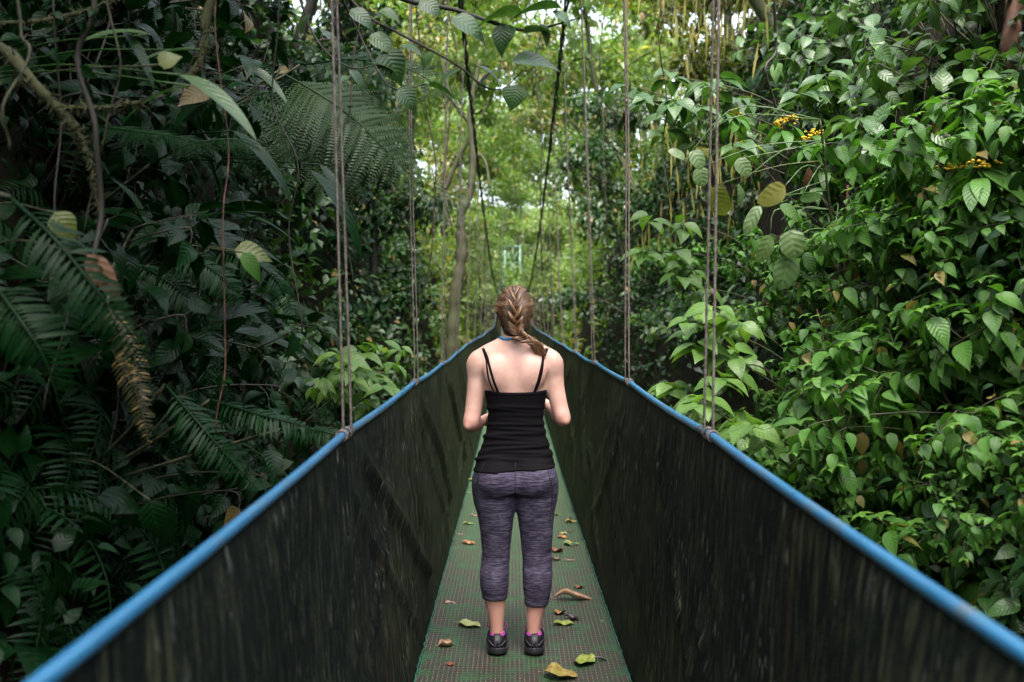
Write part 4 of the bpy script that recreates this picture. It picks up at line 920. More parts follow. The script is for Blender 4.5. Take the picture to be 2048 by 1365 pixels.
def zone(p):
    y = p[1]; z = p[2]
    a = 'by the nearest hanger ropes' if y < 4 else 'by the second hanger ropes' if y < 6 else 'by the third hanger ropes' if y < 8.5 else 'farther along'
    b_ = 'low' if z < 1.1 else 'midway up' if z < 2.4 else 'high'
    return a, b_
def grow(protos, boxes, cat, desc, group, sc_=(.8, 1.2), lean=.55, seed=0):
    """boxes: (px0, px1, py0, py1, n)"""
    g = np.random.default_rng(seed)
    for (x0, x1, y0, y1, n) in boxes:
        pts = []
        for i in range(n):
            best = None
            for _ in range(8):
                c = (x0 + (x1 - x0) * g.random(), y0 + (y1 - y0) * g.random()); dm = min([math.hypot(c[0] - q[0], c[1] - q[1]) for q in pts] or [1e9])
                if best is None or dm > best[0]: best = (dm, c)
            pts.append(best[1]); h_ = hit(*best[1])
            if h_ is None: continue
            a, b_ = zone(h_); side = 'right' if h_[0] > 0 else 'left'
            stand(protos[g.integers(len(protos))], *best[1], g, '%s, %s on the %s bank %s' % (desc, b_, side, a), cat, group % side, sc_[0] + (sc_[1] - sc_[0]) * g.random(), lean)
# right bank
grow(small, [(1580, 2060, 560, 1300, 24), (1880, 2060, 430, 640, 6), (1450, 1700, 940, 1080, 6), (1300, 1480, 480, 700, 5)], 'shrub', 'bright small leaved bush', 'small leaved bushes on the %s bank', (.75, 1.3), .28, 1)
grow(broad, [(1290, 1720, 60, 330, 10), (1650, 2040, 40, 330, 8), (1750, 2040, 300, 500, 4), (1150, 1320, 90, 260, 3)], 'shrub', 'broad oval leaved shrub', 'broad leaved shrubs on the %s bank', (.7, 1.05), .35, 2)
grow(paleb, [(1330, 1520, 640, 860, 4)], 'shrub', 'pale round leaved shrub', 'pale round leaved shrubs on the %s bank', (.6, .9), .7, 3)
grow(lance, [(1180, 1420, 300, 640, 10), (1600, 1900, 620, 760, 4), (1120, 1250, 380, 700, 8)], 'shrub', 'narrow leaved shrub', 'narrow leaved shrubs on the %s bank', (.7, 1.0), .3, 4)
grow(ferns, [(1580, 1760, 560, 900, 5), (1180, 1400, 430, 620, 6)], 'fern', 'dark green fern', 'ferns on the %s bank', (.6, 1.0), .6, 5)
grow(fernp, [(1520, 1700, 740, 900, 3), (1780, 1880, 1040, 1130, 2)], 'fern', 'pale yellowish fern', 'pale ferns on the %s bank', (.6, .9), .6, 6)
# left bank
grow(ferns, [(40, 600, 420, 1000, 18), (450, 700, 560, 860, 7), (100, 420, 150, 420, 6), (0, 300, 700, 1280, 16)], 'fern', 'dark wet fern', 'ferns on the %s bank', (.8, 1.3), .6, 7)
grow(fernsb, [(250, 620, 180, 700, 8), (550, 800, 200, 520, 5)], 'fern', 'dark feathery fern', 'feathery ferns on the %s bank', (.8, 1.2), .6, 8)
grow(darkb, [(0, 700, 0, 420, 18), (500, 860, 0, 480, 12), (0, 500, 640, 1280, 9), (600, 860, 420, 700, 8)], 'shrub', 'dark glossy shrub', 'dark glossy shrubs on the %s bank', (.8, 1.25), .35, 9)
grow(herb, [(620, 800, 640, 840, 11), (480, 640, 620, 760, 4)], 'herb', 'leafy green herb', 'leafy herbs on the %s bank', (.7, 1.0), .6, 10)
grow(strp, [(300, 700, 80, 420, 6), (250, 520, 450, 760, 4)], 'plant', 'glossy strap leaved plant', 'strap leaved plants on the %s bank', (.7, 1.1), .6, 11)
grow(lance, [(760, 940, 200, 640, 14)], 'shrub', 'narrow leaved shrub', 'narrow leaved shrubs on the %s bank', (.7, 1.1), .6, 12)
for pr in broad + paleb + small + herb + darkb + lance + ferns + fernsb + fernp + strp:
    if pr.name not in used:
        for ch in list(pr.children): bpy.data.objects.remove(ch)
        bpy.data.objects.remove(pr)

# ------------------------------------------------------------------ trees
def make_tree(seed, H=7, cr=2.0, n=4200, size=.13, mat='canopy', bark='bark', low=.35, name='forest_tree', lobes=9, rt=.08):
    g = np.random.default_rng(seed); root = empty(name); ms = MB(); mf = MB()
    tp = spline([(0, 0, -.8), (g.normal() * .12, g.normal() * .12, H * .3), (g.normal() * .3, g.normal() * .3, H * .65), (g.normal() * .4, g.normal() * .4, H)], 24); ms.tube(tp, np.linspace(rt, rt * .2, 24), 9)
    cs = []
    for i in range(lobes):
        t = low + (1 - low) * (i + .5) / lobes; k = int(t * 23); a = i * 2.4 + g.random(); rr = cr * (1 - .55 * (t - low) / (1 - low)) * (.55 + .5 * g.random()); e = tp[k] + np.array([math.cos(a) * rr, math.sin(a) * rr, .25 * rr + g.normal() * .3]); q = spline([tp[k], (tp[k] + e) / 2 + [0, 0, .15], e], 10); ms.tube(q, np.linspace(rt * .4, rt * .1, 10), 5)
        for j in range(4): c = q[3 + 2 * j if 3 + 2 * j < 10 else 9] + r3(g) * .22 * cr * .5; cs.append(c); ms.tube([q[min(9, 3 + 2 * j)], c], [rt * .1, .004], 3)
    cs = np.array(cs); m = len(cs); ci = g.integers(m, size=n); off = r3(g, n); off = unit(off) * (g.random(n) ** .4)[:, None] * (cr * .30 * (.6 + .8 * g.random(m)))[ci][:, None] * [1, 1, .62]
    pos = cs[ci] + off; dr = unit(unit(off) + r3(g, n) * .5 + [0, 0, -.35]); place(mf, OVm, pos, dr, unit(UP + r3(g, n) * .4), size * np.exp(g.normal(size=n) * .25), np.clip((g.random(m) * .5)[ci] + .35 * g.random(n), 0, .79))
    ms.build('trunk', WD[bark], root); mf.build('crown', LM[mat], root); return root
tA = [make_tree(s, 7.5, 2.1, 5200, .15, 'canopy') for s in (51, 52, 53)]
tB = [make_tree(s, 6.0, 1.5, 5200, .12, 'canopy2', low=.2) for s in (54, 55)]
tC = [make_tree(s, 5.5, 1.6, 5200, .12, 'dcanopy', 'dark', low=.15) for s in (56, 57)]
used_t = set()
def tree(pr, x, y, sc_, label, group, yaw, tilt=0):
    o = pr if pr.name not in used_t else copy_tree(pr); used_t.add(pr.name); o.location = (x, y, float(hgt(x, y)) - .1); o.rotation_euler = (Matrix.Rotation(R(tilt), 3, 'Y') @ Matrix.Rotation(yaw, 3, 'Z')).to_euler(); o.scale = (sc_,) * 3; tag(o, label, 'tree', group); return o
g = np.random.default_rng(77)
gl, gr = 'trees on the left bank', 'trees on the right bank'
for (x, y, s, k, side, what) in [
    (-1.9, 13, .8, 'C', -1, 'dark tree closest to the left rail with curtains of leaves'), (-2.6, 17, 1.0, 'B', -1, 'olive tree left of the black cable'), (-2.3, 22, 1.0, 'A', -1, 'bright tree just left of the bridge line'), (-4.2, 14, 1.0, 'C', -1, 'dark tree set back on the left bank'),
    (-5.5, 21, 1.1, 'B', -1, 'olive tree behind the dark ones on the left'), (-3.2, 29, 1.1, 'A', -1, 'yellow green tree far left of the end frame'), (-6.5, 31, 1.3, 'B', -1, 'tall olive tree far up the left bank'),
    (2.6, 13, .8, 'B', 1, 'olive tree right of the hanger ropes'), (2.2, 19, .85, 'C', 1, 'dark tree leaning by the right black cable'), (3.6, 16, 1.1, 'B', 1, 'mossy olive tree high on the right bank'), (2.4, 25, .9, 'A', 1, 'bright tree just right of the bridge line'),
    (5.2, 20, 1.2, 'B', 1, 'large olive tree behind the right slope'), (4.0, 28, 1.2, 'A', 1, 'yellow green tree on the far right bank'), (7.0, 27, 1.3, 'B', 1, 'tall olive tree far up the right bank'), (1.7, 34, .7, 'B', 1, 'small olive tree right of the far deck'),
    (-1.9, 37, .9, 'A', -1, 'slender bright tree left of the far deck'), (-2.6, 50, 1.2, 'A', -1, 'pale green tree left of the end frame'), (3.6, 50, 1.3, 'A', 1, 'pale green tree right of the end frame'), (.3, 56, .85, 'A', 1, 'pale tree straight behind the end frame'),
    (-6, 55, 1.6, 'A', -1, 'tall pale tree beyond the left bank'), (7.5, 54, 1.6, 'A', 1, 'tall pale tree beyond the right bank'), (5.2, 38, 1.5, 'A', 1, 'tall bright tree midway on the right'), (-6, 42, 1.4, 'A', -1, 'tall bright tree midway on the left'),
    (-2.4, 62, 1.9, 'A', -1, 'tall hazy tree behind the end frame, left of it'), (2.6, 64, 1.9, 'A', 1, 'tall hazy tree behind the end frame, right of it'), (-7, 68, 2.2, 'A', -1, 'large hazy tree at the far left end of the clearing'), (8, 70, 2.2, 'A', 1, 'large hazy tree at the far right end of the clearing'),
    (-4.6, 76, 2.3, 'A', -1, 'hindmost tree left of the sky gap'), (5.4, 80, 2.3, 'A', 1, 'hindmost tree right of the sky gap'), (.6, 74, 1.5, 'A', 1, 'low tree in the middle of the far background'), (-1.7, 28, .75, 'B', -1, 'small olive tree touching the left black cable line'), (1.75, 44, .9, 'A', 1, 'young bright tree at the right of the end frame'), (-1.5, 45, .8, 'A', -1, 'young bright tree at the left of the end frame'), (-3.2, 6.5, 1.0, 'C', -1, 'dark tree added for shade on top of the left bank'), (-3.2, 2.6, 1.05, 'C', -1, 'dark tree added for shade, overhanging the left edge of the picture'), (-3.1, -1.5, 1.1, 'C', -1, 'dark tree added for shade behind the left edge of the picture'), (-4.6, 4.4, 1.2, 'C', -1, 'dark tree added for shade further up the left bank'), (-2.9, -4.5, 1.3, 'C', -1, 'dark tree added for shade behind the camera on the left'), (3.1, -4.0, 1.3, 'C', 1, 'dark tree added for shade behind the camera on the right'), (-1.3, -8, 2.0, 'C', -1, 'tall dark tree added for shade behind the start of the bridge, left'), (1.5, -8.5, 2.0, 'C', 1, 'tall dark tree added for shade behind the start of the bridge, right'), (-.2, -11, 2.2, 'C', -1, 'tallest dark tree added for shade behind the start of the bridge'), (-5.6, .5, 1.4, 'C', -1, 'large dark tree added for shade up the left slope'), (-5.4, 9, 1.4, 'C', -1, 'large dark tree added for shade on the left slope beyond the tree fern'), (-3.0, .6, 1.0, 'C', -1, 'dark tree added for shade low over the near left bank'), (4.9, -2.5, 1.3, 'C', 1, 'dark tree added for shade up the near right slope'), (-3.3, 4.8, 1.2, 'C', -1, 'dark tree added for shade, overhanging the left rail high above'), (-3.0, -.2, 1.3, 'C', -1, 'dark tree added for shade, overhanging the start of the deck'), (-4.4, 8, 1.4, 'C', -1, 'big dark tree added for shade, overhanging the left slope'),  # near dark trees, out of view, added to shade left bank and camera end
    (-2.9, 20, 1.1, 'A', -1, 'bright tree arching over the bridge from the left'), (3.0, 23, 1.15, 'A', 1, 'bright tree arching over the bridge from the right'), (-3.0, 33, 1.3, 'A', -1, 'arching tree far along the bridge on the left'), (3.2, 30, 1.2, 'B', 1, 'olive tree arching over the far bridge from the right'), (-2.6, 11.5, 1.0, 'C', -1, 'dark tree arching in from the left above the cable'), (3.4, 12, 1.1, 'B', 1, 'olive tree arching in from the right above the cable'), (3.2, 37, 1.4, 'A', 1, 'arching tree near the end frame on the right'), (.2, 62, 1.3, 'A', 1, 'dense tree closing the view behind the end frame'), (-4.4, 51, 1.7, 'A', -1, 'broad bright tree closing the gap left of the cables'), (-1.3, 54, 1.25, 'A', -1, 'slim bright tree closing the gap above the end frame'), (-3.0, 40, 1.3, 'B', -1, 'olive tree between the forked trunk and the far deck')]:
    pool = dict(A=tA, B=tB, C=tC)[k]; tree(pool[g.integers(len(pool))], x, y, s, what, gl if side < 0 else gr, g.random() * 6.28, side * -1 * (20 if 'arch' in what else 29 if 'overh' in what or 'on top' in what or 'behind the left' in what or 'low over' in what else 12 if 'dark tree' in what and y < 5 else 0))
for pr in tA + tB + tC:
    if pr.name not in used_t:
        for ch in list(pr.children): bpy.data.objects.remove(ch)
        bpy.data.objects.remove(pr)
# ------------------------------------------------------------------ far hillside thicket
g = np.random.default_rng(5); n = 15000; yy = 44 + 60 * g.random(n); xx = (g.random(n) - .5) * 1.15 * yy * .9; zz_ = hgt(xx, yy)
mb = MB(); per = 6; c = np.repeat(np.stack([xx, yy, zz_ + .9 * g.random(n) ** 2], -1), per, 0); mm = len(c)
place(mb, OVm, c + r3(g, mm) * .3, unit(r3(g, mm) + [0, -.3, -.2]), unit(UP + r3(g, mm) * .4 + [0, -.4, 0]), .30 * np.exp(g.normal(size=mm) * .25), .75 * g.random(mm))
o = mb.build('undergrowth', LM['canopy']); tag(o, 'pale green thicket covering the slope behind the end frame', kind='stuff')

# ------------------------------------------------------------------ plants built for one place: stems run from a root on the bank to where the leaves are seen
def root_at(side, y, z):
    for x in np.arange(.8, 8, .03):
        if float(hgt(side * x, y)) > z: return np.array([side * x, y, z - .05])
    return np.array([side * 8., y, z])
def whorl(mf, p, n, size, g, tmpl, up=UP, droop=.35, a0=None, rnd=None, wide=None, axis=None):
    axis = unit(np.asarray(axis if axis is not None else UP, float)); s1 = unit(np.cross(axis, [.3, 1, .1])); s2 = np.cross(axis, s1)
    an = np.arange(n) * 6.283 / n + (g.random() * 6 if a0 is None else a0) + g.normal(size=n) * .15; dd = unit(np.cos(an)[:, None] * s1 + np.sin(an)[:, None] * s2 - UP * droop + axis * .15)
    place(mf, tmpl, p + dd * size * .12 + axis * g.normal(size=(n, 1)) * size * .15, dd, unit(up + r3(g, n) * .2), size * (.8 + .4 * g.random(n)), .79 * g.random(n) if rnd is None else rnd, wide)
def stemline(ms, a, b_, r0, r1, g, sagv=.0, n=18):
    mid_ = (np.asarray(a) + b_) / 2 + r3(g) * .05 + [0, 0, sagv]; pts = spline([a, mid_, b_], n); ms.tube(pts, np.linspace(r0, r1, n), 6); return pts
g = np.random.default_rng(91)
# yellow flowered plants on the right bank
for k, (px, py, d, lab, nf) in enumerate([(1568, 262, 5.6, 'leftmost plant of the yellow flowered ones, two flower heads', 2), (1622, 292, 5.5, 'yellow flowered plant, second from the left, with a withered leaf', 2), (1722, 288, 5.5, 'yellow flowered plant with one wide head and dead leaves hanging below', 1),
                                           (1955, 348, 4.9, 'yellow flowered plant farthest to the right with long drooping leaves', 1), (1908, 356, 5.0, 'small yellow flowered sprig beside the rightmost flowers', 1), (1465, 236, 6.2, 'faint yellow tipped sprig beside the nearest ropes', 1)]):
    hq = hit(px, py); d = max(3.6, min(d, hq[1] - 1.05)); t = P(px, py, d); root = tag(empty('flowering_plant'), lab, 'flower', 'yellow flowered plants on the right bank'); ms, mf, ml, md = MB(), MB(), MB(), MB()
    base = root_at(1, t[1] + .25, t[2] - .75); root.location = base
    pts = stemline(ms, base * 0, t - base, .006, .003, g, .02)
    for j in range(2 if k < 4 else 1): whorl(ml, pts[-1 - 3 * j], 8, .17 - .015 * j, g, LN, droop=.45 + .25 * j, wide=1.35)
    for q in range(nf):
        c = t - base + [(q - (nf - 1) / 2) * .05, -.02, .02 + .03 * q]; stemline(ms, pts[-2], c, .002, .0015, g)
        for i in range(34):
            o_ = r3(g) * [.026, .02, .008] + [0, 0, .012]; mf.tube([c + o_, c + o_ + [0, 0, .004], c + o_ + [0, 0, .008]], [.004, .009, .004], 5)
    if k in (1, 2): place(md, LN, t - base + [[.05, -.02, -.06], [-.02, -.03, -.12]], [[.3, 0, -1], [0, -.1, -1]], [[0, -1, .2], [.3, -1, 0]], [.11, .14], [.3, .6], 1.3); md.build('withered_leaf', LM['deadl'], root)
    ms.build('stem', WD['stem'], root); ml.build('foliage', LM['bright'], root); mf.build('blossom', LM['flower'], root)
# big round leaves hanging in front of the right bank
root = tag(empty('large_leaved_plant'), 'climbing plant with big round blotched leaves hanging beside the nearest right ropes', 'plant'); base = root_at(1, 5.0, 1.2); root.location = base; ms = MB(); trunkpts = stemline(ms, base * 0, P(1640, 240, 4.6) - base, .010, .005, g, .1, 30)
for (x0, y0, x1, y1, wd, mt) in [(1430, 372, 1438, 425, 1.0, 'yellow'), (1478, 368, 1490, 404, 1.0, 'pale'), (1570, 372, 1530, 405, .8, 'pale'), (1520, 412, 1490, 458, .5, 'pale'), (1540, 470, 1528, 520, .7, 'pale'), (1580, 460, 1590, 510, 1.0, 'pale'), (1578, 510, 1570, 572, .85, 'pale'),
                                 (1672, 445, 1652, 505, .55, 'broad'), (1560, 410, 1600, 430, .8, 'broad'), (1385, 300, 1405, 330, .9, 'pale'), (1370, 318, 1350, 300, .7, 'pale'), (1400, 335, 1402, 366, 1.0, 'pale'), (1475, 318, 1496, 345, .9, 'pale'), (1610, 505, 1625, 540, .6, 'broad'), (1600, 400, 1640, 392, .5, 'broad')]:
    dd_ = 4.5 + .2 * g.random(); a = P(x0, y0, dd_) - base; b_ = P(x1, y1, dd_ - .03) - base; ln = np.linalg.norm(b_ - a) * 1.15; mf = MB(); k = np.argmin(np.linalg.norm(trunkpts - a, axis=1)); stemline(mf, trunkpts[k], a, .0035, .0022, g, .05, 8)
    place(mf, RD, a, b_ - a, np.array([g.normal() * .7, -1, .45 + .4 * g.normal()]), max(ln, .09), g.random() * .75, wd); mf.build('leaf', LM[mt], root)
ms.build('stem', WD['stem'], root)
# mossy slanting branch and hanging withered strips
def limb(name, label, cat, paths, mat, part='branch', moss=0, leaves=None, lm='mid', group=None):
    root = tag(empty(name), label, cat, group); base = np.asarray(paths[0][0][0], float); root.location = base
    for pts, r0, r1 in paths:
        mb = MB(); q = spline([np.asarray(p, float) - base for p in pts], max(20, 9 * len(pts))); q = q + .012 * np.stack([vnoise(q * 7 + i * 5, 1) for i in range(3)], -1); rr = np.linspace(r0, r1, len(q)) * (1 + .25 * vnoise(q * 30, 1)); mb.tube(q, rr, 8)
        if moss:
            for i in range(int(moss * len(q))):
                k = g.integers(len(q)); p = q[k] + unit(r3(g)) * rr[k]; mb.tube([p, p + unit(r3(g) + [0, 0, -.6]) * .018 * (.5 + g.random())], [.0035, .001], 3, cap=False)
        mb.build(part, WD[mat], root)
    if leaves is not None:
        mf = MB()
        for (p, d_, s_, up_) in leaves: place(mf, OV, np.asarray(p) - base, d_, up_, s_, g.random() * .8, 1.)
        mf.build('foliage', LM[lm], root)
    return root
a = P(1640, 395, 5.2); limb('mossy_branch', 'slanting moss covered branch below the yellow flowers', 'branch', [([root_at(1, 5.4, .5), P(1850, 660, 5.3), P(1790, 560, 5.2), P(1720, 480, 5.2), a], .012, .007)], 'moss', moss=5)
limb('bare_stem', 'thin bare brown stem left of the slanting mossy branch', 'stem', [([root_at(1, 5.5, .6), P(1690, 560, 5.1), P(1697, 470, 5.1), P(1694, 372, 5.1)], .009, .005)], 'red', moss=0)
limb('bare_stem', 'thin mossy upright stem standing right of the slanting branch', 'stem', [([root_at(1, 5.3, .4), P(1800, 600, 5.0), P(1797, 500, 5.0), P(1798, 412, 5.0)], .009, .006)], 'moss', moss=3)
limb('slender_tree', 'brown tree trunk at the upper right edge of the picture', 'tree', [([root_at(1, 4.9, 2.0), P(2030, 190, 4.5), P(2022, 120, 4.5), P(2030, 40, 4.5), P(2080, -200, 4.6)], .05, .04)], 'red', 'trunk')
for k, (x0, y0, x1, y1, d) in enumerate([(1700, 520, 1704, 610, 5.0), (1650, 700, 1655, 760, 4.8), (1735, 400, 1760, 450, 5.3), (1640, 880, 1668, 945, 4.3)]):
    a, b_ = P(x0, y0, d), P(x1, y1, d); root = tag(empty('withered_leaf'), ['long withered leaf hanging under the bare stem', 'brown withered leaf hanging above the pale fern', 'crumpled brown leaf in the gap beside the bare stems', 'brown withered leaf hanging low near the right rail'][k], 'leaf', 'withered leaves hanging on the right bank'); root.location = a
    mf = MB(); V, Q, U = leaf_template(10, .2, 1.3, .6, .2, .1, 0, 1.8, .2, 2); place(mf, (V, Q, U), [0, 0, 0], b_ - a, [.3, -1, .2], np.linalg.norm(b_ - a) * 1.1, .5); mf.tube([(0, 0, 0), (.02, .12, .12), (.05, .3, .2)], .003, 4); mf.build('blade', LM['deadl'], root)

# tree whose leafy limb hangs over the bridge at the top of the picture
root = tag(empty('overhanging_tree'), 'tree on the left bank whose leafy branches hang over the bridge at the top', 'tree'); base = root_at(-1, 3.4, 2.6); root.location = base; D_ = 3.3
ms = MB(); tp = [base * 0, np.array([.1, 0, .8]), P(520, -260, D_) - base, P(640, -90, D_) - base, P(800, -5, D_) - base, P(910, 20, D_) - base, P(1000, 50, D_) - base, P(1062, 62, D_) - base, P(1110, 50, D_) - base, P(1160, 36, D_) - base]
q = spline(tp, 90); ms.tube(q, np.interp(np.linspace(0, 1, 90), [0, .25, .5, 1], [.05, .02, .008, .0025]), 7)
for tp2, r in (([P(640, -90, D_), P(720, 20, D_), P(800, 68, D_), P(870, 105, D_), P(925, 138, D_), P(965, 172, D_), P(1005, 178, D_), P(1045, 142, D_)], .006), ([P(640, -90, D_), P(700, 30, D_ + .3), P(760, 150, D_ + .3), P(800, 180, D_ + .3), P(850, 168, D_ + .3)], .005), ([P(520, -260, D_), P(600, 0, D_ + .2), P(640, 90, D_ + .2), P(700, 135, D_ + .2), P(760, 130, D_ + .2)], .006)):
    ms.tube(spline([p - base for p in tp2], 50), np.linspace(r, .002, 50), 5)
ms.build('trunk', WD['dark'], root); mf = MB()
OH = [(1046, 26, 949, 20, .9, 0, .7), (1123, 17, 1020, 2, .8, 0, .6), (1147, 20, 1191, 0, 1.2, .2, .8), (1105, 22, 1150, 42, 1.2, .3, .9), (1046, 66, 1103, 44, 1.1, 0, .1), (1081, 48, 1105, 84, .9, .4, .1), (1002, 50, 1002, 106, .8, 1, .05), (1018, 50, 1012, 84, 1.1, .8, .3),
      (1024, 123, 1114, 108, 1.0, .5, .8), (1037, 171, 1018, 212, 1.5, 1, .5), (945, 132, 1007, 143, .9, .2, .4), (919, 140, 872, 154, .9, .3, .5), (857, 171, 923, 182, .6, -.2, .7), (800, 92, 846, 95, 1.0, .3, .3), (840, 2, 882, 20, 1.2, .8, .8), (905, 35, 976, 62, 1.1, .6, .5),
      (690, 70, 730, 40, .9, .2, .3), (730, 130, 790, 120, .7, .2, .6), (700, 140, 735, 172, .8, .3, .4), (770, 100, 800, 160, 1.1, .8, .6), (740, 70, 790, 95, 1.0, .6, .7), (800, 175, 830, 215, 1.0, .6, .6), (640, 60, 690, 90, .8, .2, .4), (700, 20, 750, 45, .9, .5, .6), (960, 172, 985, 130, .9, .3, .3), (865, 105, 840, 130, 1., .4, .5), (620, 30, 590, 60, .9, .4, .4), (760, 20, 800, 30, .9, .5, .5)]
for (x0, y0, x1, y1, wd, face, rn) in OH:
    a = P(x0, y0, D_ - .03) - base; b_ = P(x1, y1, D_ - .05) - base; place(mf, OV, a, b_ - a, unit(np.array([g.normal() * .15, -face, .9 - .5 * abs(face)])), np.linalg.norm(b_ - a) * 1.12, rn * .75, wd * 1.25)
mf.build('foliage', LM['mid'], root)

# left bank, near: mossy tree, big fern fronds, strap leaves
def px_frond(root, pts, plen, np_, mat, N0, bip=0, tmpl=None, r0=.005, nm='frond'):
    b0 = np.array(root.location); q = spline([P(*p) - b0 for p in pts], 40); mb = MB(); frond_mesh(mb, mb, q, np.asarray(N0, float), np_, plen, tmpl or PN, g.random() * .6, bip, r0, 1.0, g); return mb.build(nm, LM[mat], root)
def px_fern(name, label, rootpos, fronds, cat='fern'):
    root = tag(empty(name, rootpos), label, cat); b0 = np.asarray(rootpos)
    for f in fronds:
        fr = px_frond(root, f[0], f[1], f[2], f[3], f[4], f[5] if len(f) > 5 else 0)
        mb = MB(); mb.tube(spline([b0 * 0, (P(*f[0][0]) - b0) * [.6, .6, .4] + [0, 0, .05], P(*f[0][0]) - b0], 14), .006, 5); mb.build('stalk', WD['stem'], fr)
    return root
px_fern('large_fern', 'nearest fern at the left edge, wet frond slanting down with shiny midrib', root_at(-1, 2.3, 1.9), [([(20, 395, 2.2), (110, 480, 2.15), (200, 590, 2.15), (270, 680, 2.2), (310, 745, 2.25)], .11, 34, 'fern', [.3, -.7, .7]), ([(-20, 560, 2.2), (40, 640, 2.15), (90, 720, 2.15), (125, 830, 2.2)], .11, 30, 'fern', [-.3, -.7, .7]), ([(-10, 440, 2.3), (-60, 560, 2.2), (-20, 700, 2.1)], .10, 26, 'fern', [-.5, -.6, .6])])
px_fern('fern', 'fern low on the left with a frond reaching down towards the left rail', root_at(-1, 3.4, 1.0), [([(330, 770, 3.1), (400, 850, 3.0), (470, 930, 3.0), (520, 985, 3.05)], .10, 34, 'fern', [.2, -.6, .8]), ([(420, 800, 3.2), (520, 830, 3.1), (600, 850, 3.1), (660, 880, 3.15)], .09, 32, 'fern', [0, -.5, .9]), ([(560, 860, 3.3), (640, 862, 3.2), (700, 880, 3.2)], .08, 26, 'fern', [0, -.5, .9])])
px_fern('tree_fern', 'tree fern on the left bank with a large pale feathery frond beside the cables', root_at(-1, 4.9, 2.4), [([(570, 150, 4.7), (640, 190, 4.6), (710, 240, 4.6), (780, 310, 4.6), (845, 375, 4.65)], .40, 36, 'fernp', [.25, -.75, .6], 24), ([(540, 180, 4.8), (600, 260, 4.7), (650, 330, 4.6), (730, 400, 4.6)], .32, 30, 'fernp', [.3, -.6, .75], 20), ([(560, 140, 4.9), (520, 220, 4.7), (500, 290, 4.6), (480, 350, 4.6)], .34, 20, 'fern', [0, -.75, .6], 16), ([(600, 130, 5.0), (720, 120, 4.9), (840, 150, 4.8), (930, 230, 4.8)], .30, 24, 'fern', [0, -.6, .8], 15)])
px_fern('fern', 'fern midway up the left bank with level fronds of fine leaflets', root_at(-1, 3.9, 1.9), [([(170, 250, 3.5), (260, 262, 3.4), (360, 275, 3.4), (440, 300, 3.4)], .13, 30, 'fern', [0, -.5, .9], 12), ([(300, 330, 3.5), (380, 290, 3.4), (470, 280, 3.4), (520, 300, 3.4)], .10, 28, 'fern', [0, -.5, .9], 10)])
px_fern('fern', 'fern in the shade above the left rail with arching dark fronds', root_at(-1, 3.8, 1.6), [([(300, 530, 3.4), (380, 520, 3.3), (450, 560, 3.3), (480, 620, 3.3)], .11, 34, 'fern', [0, -.6, .8]), ([(260, 520, 3.4), (330, 560, 3.3), (400, 620, 3.3), (420, 700, 3.3)], .11, 34, 'fern', [0, -.6, .8]), ([(420, 500, 3.6), (500, 520, 3.5), (560, 570, 3.5), (590, 640, 3.5)], .10, 30, 'fern', [0, -.6, .8])])
root = tag(empty('withered_frond', P(215, 610, 2.7)), 'yellow brown withered frond hanging straight down on the left bank', 'frond'); b0 = np.array(root.location)
for (x0, y0, x1, y1) in ((215, 610, 250, 760), (235, 640, 285, 830), (225, 700, 300, 900)):
    mf = MB(); a, b_ = P(x0, y0, 2.7) - b0, P(x1, y1, 2.65) - b0; frond_mesh(mf, mf, spline([a, (a + b_) / 2 + [.02, 0, 0], b_], 20), np.array([.3, -1, .2]), 26, .05, PN, .4, 0, .003, 1.2, g); mf.build('blade', LM['hang'], root)
mf = MB(); mf.tube([b0 * 0, [-.05, .15, .1], [-.12, .5, .25]], .005, 5); mf.build('stalk', WD['stem'], root)
def px_straps(label, rootpos, items, mat='dark'):
    root = tag(empty('strap_leaved_plant', rootpos), label, 'plant'); b0 = np.asarray(rootpos)
    for (x0, y0, d0, x1, y1, d1, wd, up_, mt) in items:
        a, b_ = P(x0, y0, d0) - b0, P(x1, y1, d1) - b0; mf = MB(); place(mf, ST, a, b_ - a, unit(np.array(up_, float)), np.linalg.norm(b_ - a) * 1.08, g.random() * .75, wd); mf.tube(spline([b0 * 0, a * .5 + [0, 0, .06], a], 10), .003, 4); mf.build('leaf', LM[mt], root)
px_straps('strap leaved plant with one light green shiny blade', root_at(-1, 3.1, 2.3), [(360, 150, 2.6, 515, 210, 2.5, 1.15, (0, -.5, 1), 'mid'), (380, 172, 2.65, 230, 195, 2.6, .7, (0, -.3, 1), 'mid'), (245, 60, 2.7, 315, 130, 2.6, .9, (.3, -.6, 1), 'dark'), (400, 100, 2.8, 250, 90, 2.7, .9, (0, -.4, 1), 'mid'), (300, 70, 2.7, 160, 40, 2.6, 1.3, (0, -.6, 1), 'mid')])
px_straps('strap leaved plant with wet silvery blades pointing down to the right', root_at(-1, 4.2, 2.2), [(465, 262, 3.5, 600, 348, 3.4, 1.0, (.3, -.5, 1), 'dark'), (620, 340, 3.9, 760, 470, 3.8, 1.1, (.4, -.4, 1), 'dark'), (490, 130, 3.9, 575, 165, 3.8, 1.2, (0, -.5, 1), 'mid'), (640, 330, 4., 700, 390, 3.9, 1.2, (.3, -.5, 1), 'dark')])
